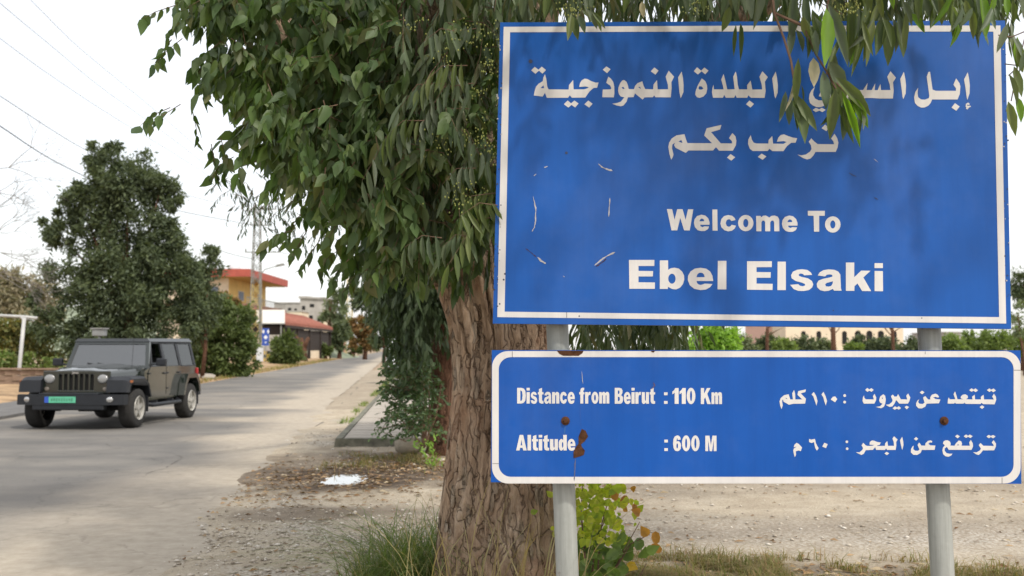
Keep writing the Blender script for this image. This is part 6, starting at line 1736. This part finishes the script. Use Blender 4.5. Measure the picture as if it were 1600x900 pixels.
M_wire = simple('dark_cable', (.05, .05, .05), .7); M_wire2 = simple('pale_cable', (.16, .16, .16), .7)
def wire(pts, r, mt, lab):
    pts = [Vector(at(x, y, d)) for x, y, d in pts]
    n = len(pts); out_ = []
    for i in range(n - 1):
        p0, p1, p2, p3 = pts[max(i - 1, 0)], pts[i], pts[i + 1], pts[min(i + 2, n - 1)]
        for k in range(8):
            u = k / 8
            out_.append(.5 * ((2 * p1) + (p2 - p0) * u + (2 * p0 - 5 * p1 + 4 * p2 - p3) * u * u + (3 * p1 - p0 - 3 * p2 + p3) * u ** 3))
    out_.append(pts[-1])
    P(MB().tube(out_, r, 5, False).build('power_line', mt, None, True), label=lab, category='cable', group='power lines at the upper left')
wire([(-60, 158, 38), (0, 197, 45), (105, 262, 60), (240, 320, 82), (397, 352, 110)], .030, M_wire, 'dark lowest power line running to the crown of the left tree')
wire([(-60, 112, 40), (0, 150, 46), (135, 235, 64), (260, 295, 84), (399, 332, 110)], .022, M_wire2, 'second lowest power line, thin and pale')
wire([(-60, 15, 40), (0, 60, 46), (75, 115, 56), (170, 178, 70), (280, 245, 88), (400, 322, 110)], .017, M_wire2, 'middle power line of the five at the upper left')
wire([(-60, -50, 40), (0, 5, 46), (90, 80, 58), (160, 138, 70), (280, 225, 88), (401, 322, 110)], .017, M_wire2, 'second highest power line at the upper left')
wire([(0, -45, 46), (48, 0, 52), (110, 62, 60), (160, 105, 70), (280, 205, 88), (402, 321, 110)], .017, M_wire2, 'highest power line crossing the upper left corner')
wire([(401, 384, 110), (425, 392, 120), (460, 398, 140)], .03, M_wire, 'short dark cable right of the grey power mast')
wire([(335, 388, 100), (365, 398, 105), (398, 405, 110)], .03, M_wire, 'short dark cable between the narrow tree and the power mast')

# ------------------------------------------------------------------ houses
M_red_r = simple('red_fascia', (.36, .08, .055), .7, 0, .2, 1)
M_yw = simple('yellow_wall', (.66, .46, .16), .85, 0, .12, .6)
M_cr = simple('cream_wall', (.66, .56, .42), .85, 0, .12, .6)
M_gw = simple('grey_plaster', (.36, .34, .31), .9, 0, .2, .5)
M_br = simple('brown_slab', (.22, .12, .08), .8, 0, .2)
M_shut = simple('blue_grey_shutter', (.16, .20, .26), .6)
M_tile = simple('red_roof_tile', (.27, .10, .07), .85, 0, .3, 2.5, .4)
M_dkw = simple('dark_timber', (.03, .022, .018), .85, 0, .3)
hs = thing('house', 'yellow house with a wide flat roof edged in red behind the white board', 'house', (-44, 152, 0))
zt0, zt1 = zat(432, 140), zat(420, 140)
MB().box((-52, 140, zt0), (-37, 164, zt1)).build('roof', M_red_r, hs)
MB().box((-51.6, 140.4, zt0 - .06), (-37.4, 163.6, zt0 - .003)).build('soffit', M_yw, hs)
MB().box((-51, 142, 8.0), (-40.4, 163, zt0 - .07)).build('upper_wall', M_yw, hs)
MB().box((-51.6, 141.9, 8.0), (-40.5, 141.98, zt0 - .1)).build('front_wall', M_cr, hs)
MB().box((-52, 139.6, 7.4), (-37.2, 164, 7.97)).build('balcony_slab', M_br, hs)
MB().box((-50.6, 141.9, -.1), (-39.2, 163, 7.37)).build('lower_wall', M_cr, hs)
for y0_, y1_, z0_, z1_ in ((157.5, 160.5, 8.1, 10.4), (146.5, 149.5, 8.7, 10.2)):
    f_ = MB().box((-40.41, y0_, z0_), (-40.33, y1_, z1_)).build('window', M_cr, hs); MB().box((-40.36, y0_ + .15, z0_ + .1), (-40.30, y1_ - .15, z1_ - .12)).build('shutter', M_shut, f_)
f_ = MB().box((-43.6, 141.78, 8.6), (-41.8, 141.89, 10.6)).build('window', M_cr, hs); MB().box((-43.45, 141.74, 8.7), (-41.95, 141.80, 10.5)).build('shutter', M_shut, f_)
tk = MB().lathe((-42, 150, zt1 + .01), (0, 0, 1), [(0, .9), (1.3, .9), (1.6, .5), (1.65, .3)], 16).build('water_tank', M_cab, hs, True)
MB().tube([(-46, 146, zt1), (-46, 146, zt1 + 3)], .04, 5).tube([(-46.6, 146, zt1 + 2.6), (-45.2, 146, zt1 + 2.8)], .03, 4).tube([(-46.5, 146, zt1 + 2.2), (-45.3, 146, zt1 + 2.35)], .03, 4).build('aerial', M_lat, hs)
rl = MB()
for k in range(24): rl.box((-37.35, 140 + k, 7.97), (-37.28, 140.07 + k, 8.9))
rl.box((-37.36, 139.8, 8.85), (-37.26, 163.8, 8.95)); rl.build('railing', M_lat, hs)

sh = thing('shop', 'red tiled lean-to shop with dark timber front beside the road', 'shop', (-31, 140, 0))
ya, yb_ = 125, 158
ez, rz = 4.8, 6.7
MB().hexa([(-28.4, ya, ez - .2), (-28.4, yb_, ez - .2), (-33.2, yb_, rz - .2), (-33.2, ya, rz - .2)], [(-28.4, ya, ez), (-28.4, yb_, ez), (-33.2, yb_, rz), (-33.2, ya, rz)]).build('roof', M_tile, sh)
rr_ = MB()
for k in range(34):     # tile rows as ribs running down the slope
    y = ya + .4 + k * .97
    rr_.tube([(-28.38, y, ez + .03), (-33.1, y, rz + .03)], .16, 5)
rr_.build('tile_rib', M_tile, sh, True, kind='stuff')
MB().box((-28.55, ya + .1, ez - .55), (-28.43, yb_ - .1, ez - .21)).build('fascia', M_dkw, sh)
MB().box((-33.1, ya + .3, -.1), (-32.9, yb_ - .3, rz - .3)).build('back_wall', M_dkw, sh)
MB().box((-32.9, ya + 1.2, 2.6), (-28.8, ya + 1.35, ez - .3)).build('side_panel', M_dkw, sh)
for y in (125.5, 133, 141, 149, 157): MB().box((-28.9, y, -.1), (-28.55, y + .35, ez - .56)).build('post', M_dkw, sh)
for y0_, y1_ in ((126, 132.4), (133.6, 139.5), (142, 148.5), (149.8, 156.5)): MB().box((-28.95, y0_, -.1), (-28.7, y1_, 1.35)).build('low_wall', M_cr, sh)
MB().box((-28.8, 127, 1.36), (-28.72, 156, 4.2)).build('dark_infill', M_dkw, sh)  # plain dark sheet standing in for the shaded interior under the roof
tk_ = thing('roadside_tree', 'short forked brown trunk standing before the shop front', 'tree', (fx(475, 118), 118, 0))
MB().tube([(fx(475, 118), 118, -.1), at(474, 545, 118), at(470, 528, 118)], [.5, .4, .25], 8).tube([at(474, 545, 118), at(482, 527, 118)], [.35, .2], 8).tube([at(472, 537, 118), at(462, 524, 118)], [.25, .12], 8).build('trunk', M_bark2, tk_, True)
sf = MB(); x_, z_ = fx(437, 119), 0
MB().box((fx(402, 120), 120, -.1), (fx(458, 120), 120.3, 3.3)).build('boundary_wall', M_gw)
bpy.data.objects['boundary_wall']['label'] = 'plain grey wall under the blank white board'; bpy.data.objects['boundary_wall']['category'] = 'wall'

def block(name, label, px0, px1, pytop, Y, dep, mat, wins, group=None, arch=False):
    x0_, x1_ = fx(px0, Y), fx(px1, Y); zt_ = zat(pytop, Y)
    ro = thing(name, label, 'building', ((x0_ + x1_) / 2, Y, 0), group)
    MB().box((x0_, Y, -.1), (x1_, Y + dep, zt_)).build('wall', mat, ro)
    k = Y / F
    MB().box((x0_ - 1.2 * k, Y - 1.2 * k, zt_), (x1_ + 1.2 * k, Y + dep, zt_ + 1.6 * k)).build('roof', M_gw, ro)
    for (a_, t_, c_, d_) in wins:
        p, q_ = at(a_, d_, Y), at(c_, t_, Y)
        f_ = MB().box((p.x - .3 * k, Y - .25 * k, p.z - .3 * k), (q_.x + .3 * k, Y - .02, q_.z + .3 * k)).build('window', mat, ro)
        if arch:
            cx, rx = (p.x + q_.x) / 2, (q_.x - p.x) / 2
            pts = [(p.x, Y - .4 * k, p.z), (q_.x, Y - .4 * k, p.z)] + [(cx + rx * math.cos(t2), Y - .4 * k, q_.z - rx * .5 + rx * math.sin(t2)) for t2 in [math.pi * i_ / 8 for i_ in range(9)]]
            MB().prism(pts, (0, .14 * k, 0)).build('pane', M_dk, f_)
        else:
            MB().box((p.x, Y - .4 * k, p.z), (q_.x, Y - .26 * k, q_.z)).build('pane', M_dk, f_)
    return ro
gb = block('building', 'tall unfinished grey building with small dark windows beyond the tiled shop', 468, 506, 466, 235, 14, M_gw, [(484, 475, 491, 480), (483, 493, 489, 499), (472, 478, 477, 484), (496, 496, 501, 502)])
x0_, x1_ = fx(466, 235), fx(488, 235)
MB().hexa([(x0_, 234.6, zat(466, 235)), (fx(508, 235), 234.6, zat(468, 235)), (fx(508, 235), 249, zat(468, 235)), (x0_, 249, zat(466, 235))], [(x0_, 234.6, zat(463, 235)), (fx(482, 235), 234.6, zat(463, 235)), (fx(482, 235), 249, zat(463, 235)), (x0_, 249, zat(463, 235))]).build('parapet', M_gw, gb)
block('building', 'cream side block attached at the right of the tall grey building', 504, 512, 484, 232, 10, M_cr, [])
block('building', 'low long grey flat-roofed building between the yellow house and the tall grey one', 428, 469, 474, 250, 12, M_gw, [(436, 482, 441, 488), (450, 481, 455, 487), (460, 482, 464, 488)])
block('building', 'small pale building over the shop roof, left of the tall grey building', 448, 470, 487, 215, 8, M_cr, [(455, 492, 459, 498)])
block('building', 'low terracotta coloured wall house at the bend behind the green bushes', 512, 530, 527, 200, 8, simple('terracotta', (.40, .22, .15), .9), [(518, 532, 522, 537)])
block('building', 'long cream building with dark arched windows behind the dirt lot', 1228, 1412, 500, 112, 14, M_cr, [(1336, 519, 1345, 538), (1354, 519, 1363, 538), (1372, 519, 1381, 538), (1252, 519, 1259, 538), (1276, 519, 1283, 538), (1316, 519, 1323, 538), (1394, 519, 1401, 538)], None, True)
block('building', 'pink walled house left of the cream building behind the dirt lot', 1196, 1222, 506, 118, 10, simple('pink_wall', (.62, .40, .32), .9), [(1204, 520, 1209, 528)])
block('building', 'small grey house between the right signpost and the right edge, behind the trees', 1478, 1502, 520, 120, 10, M_gw, [(1486, 525, 1490, 530)])

vn = thing('white_van', 'white van parked on the right roadside behind the blue-green shrub', 'van', (fx(616, 56), 56, 0))
vx0, vx1 = fx(602, 56), fx(602, 56) + 2.0
M_vw = simple('van_white', (.72, .74, .76), .35, 0, .04)
MB().hexa([(vx0, 56, .45), (vx1, 56, .45), (vx1, 60.6, .45), (vx0, 60.6, .45)], [(vx0 + .05, 56.0, 1.2), (vx1 - .05, 56.0, 1.2), (vx1 - .05, 60.6, 1.2), (vx0 + .05, 60.6, 1.2)]).hexa([(vx0 + .05, 56.6, 1.2), (vx1 - .05, 56.6, 1.2), (vx1 - .05, 60.6, 1.2), (vx0 + .05, 60.6, 1.2)], [(vx0 + .18, 57.3, 2.05), (vx1 - .18, 57.3, 2.05), (vx1 - .18, 60.5, 2.05), (vx0 + .18, 60.5, 2.05)]).hexa([(vx0 + .1, 55.6, .5), (vx1 - .1, 55.6, .5), (vx1, 56, .45), (vx0, 56, .45)], [(vx0 + .15, 55.7, .95), (vx1 - .15, 55.7, .95), (vx1 - .05, 56, 1.2), (vx0 + .05, 56, 1.2)]).build('body', M_vw, vn)
MB().hexa([(vx0 + .15, 56.62, 1.27), (vx1 - .15, 56.62, 1.27), (vx1 - .15, 56.66, 1.27), (vx0 + .15, 56.66, 1.27)], [(vx0 + .25, 57.18, 1.95), (vx1 - .25, 57.18, 1.95), (vx1 - .25, 57.22, 1.95), (vx0 + .25, 57.22, 1.95)]).build('windscreen', M_glass, vn)
for sx in (vx0 + .02, vx1 - .22):
    for yy in (56.5, 59.6): MB().lathe((sx, yy, .33), (1, 0, 0), [(0, .2), (0, .33), (.2, .33), (.2, .2)], 18).build('wheel', M_tyre, vn, True)
for sx in (vx0 + .32, vx1 - .32): MB().lathe((sx, 55.66, .78), (0, -1, 0), [(0, .11), (.04, .09)], 12).build('headlight', M_chr, vn, True)
MB().box((vx0 + .1, 55.5, .42), (vx1 - .1, 55.68, .6), .02).build('bumper', M_plast, vn)
kk = thing('kiosk', 'small dull red roofed hut half hidden by leaves left of the reddish trunk', 'hut', (fx(655, 34), 34, 0))
x0_, x1_ = fx(640, 34), fx(680, 34)
MB().box((x0_ + .1, 34, -.05), (x1_ - .1, 35.6, zat(540, 34))).build('wall', M_gw, kk)
MB().hexa([(x0_, 33.8, zat(544, 34)), (x1_, 33.8, zat(540, 34)), (x1_, 35.8, zat(540, 34)), (x0_, 35.8, zat(544, 34))], [(x0_ + .1, 34.5, zat(533, 34)), (x1_, 34.5, zat(518, 34)), (x1_, 35.6, zat(518, 34)), (x0_ + .1, 35.6, zat(533, 34))]).build('roof', M_red_r, kk)
MB().box((x0_ + .25, 33.97, .1), (x0_ + .65, 33.99, 1.3)).build('door', M_br, kk)
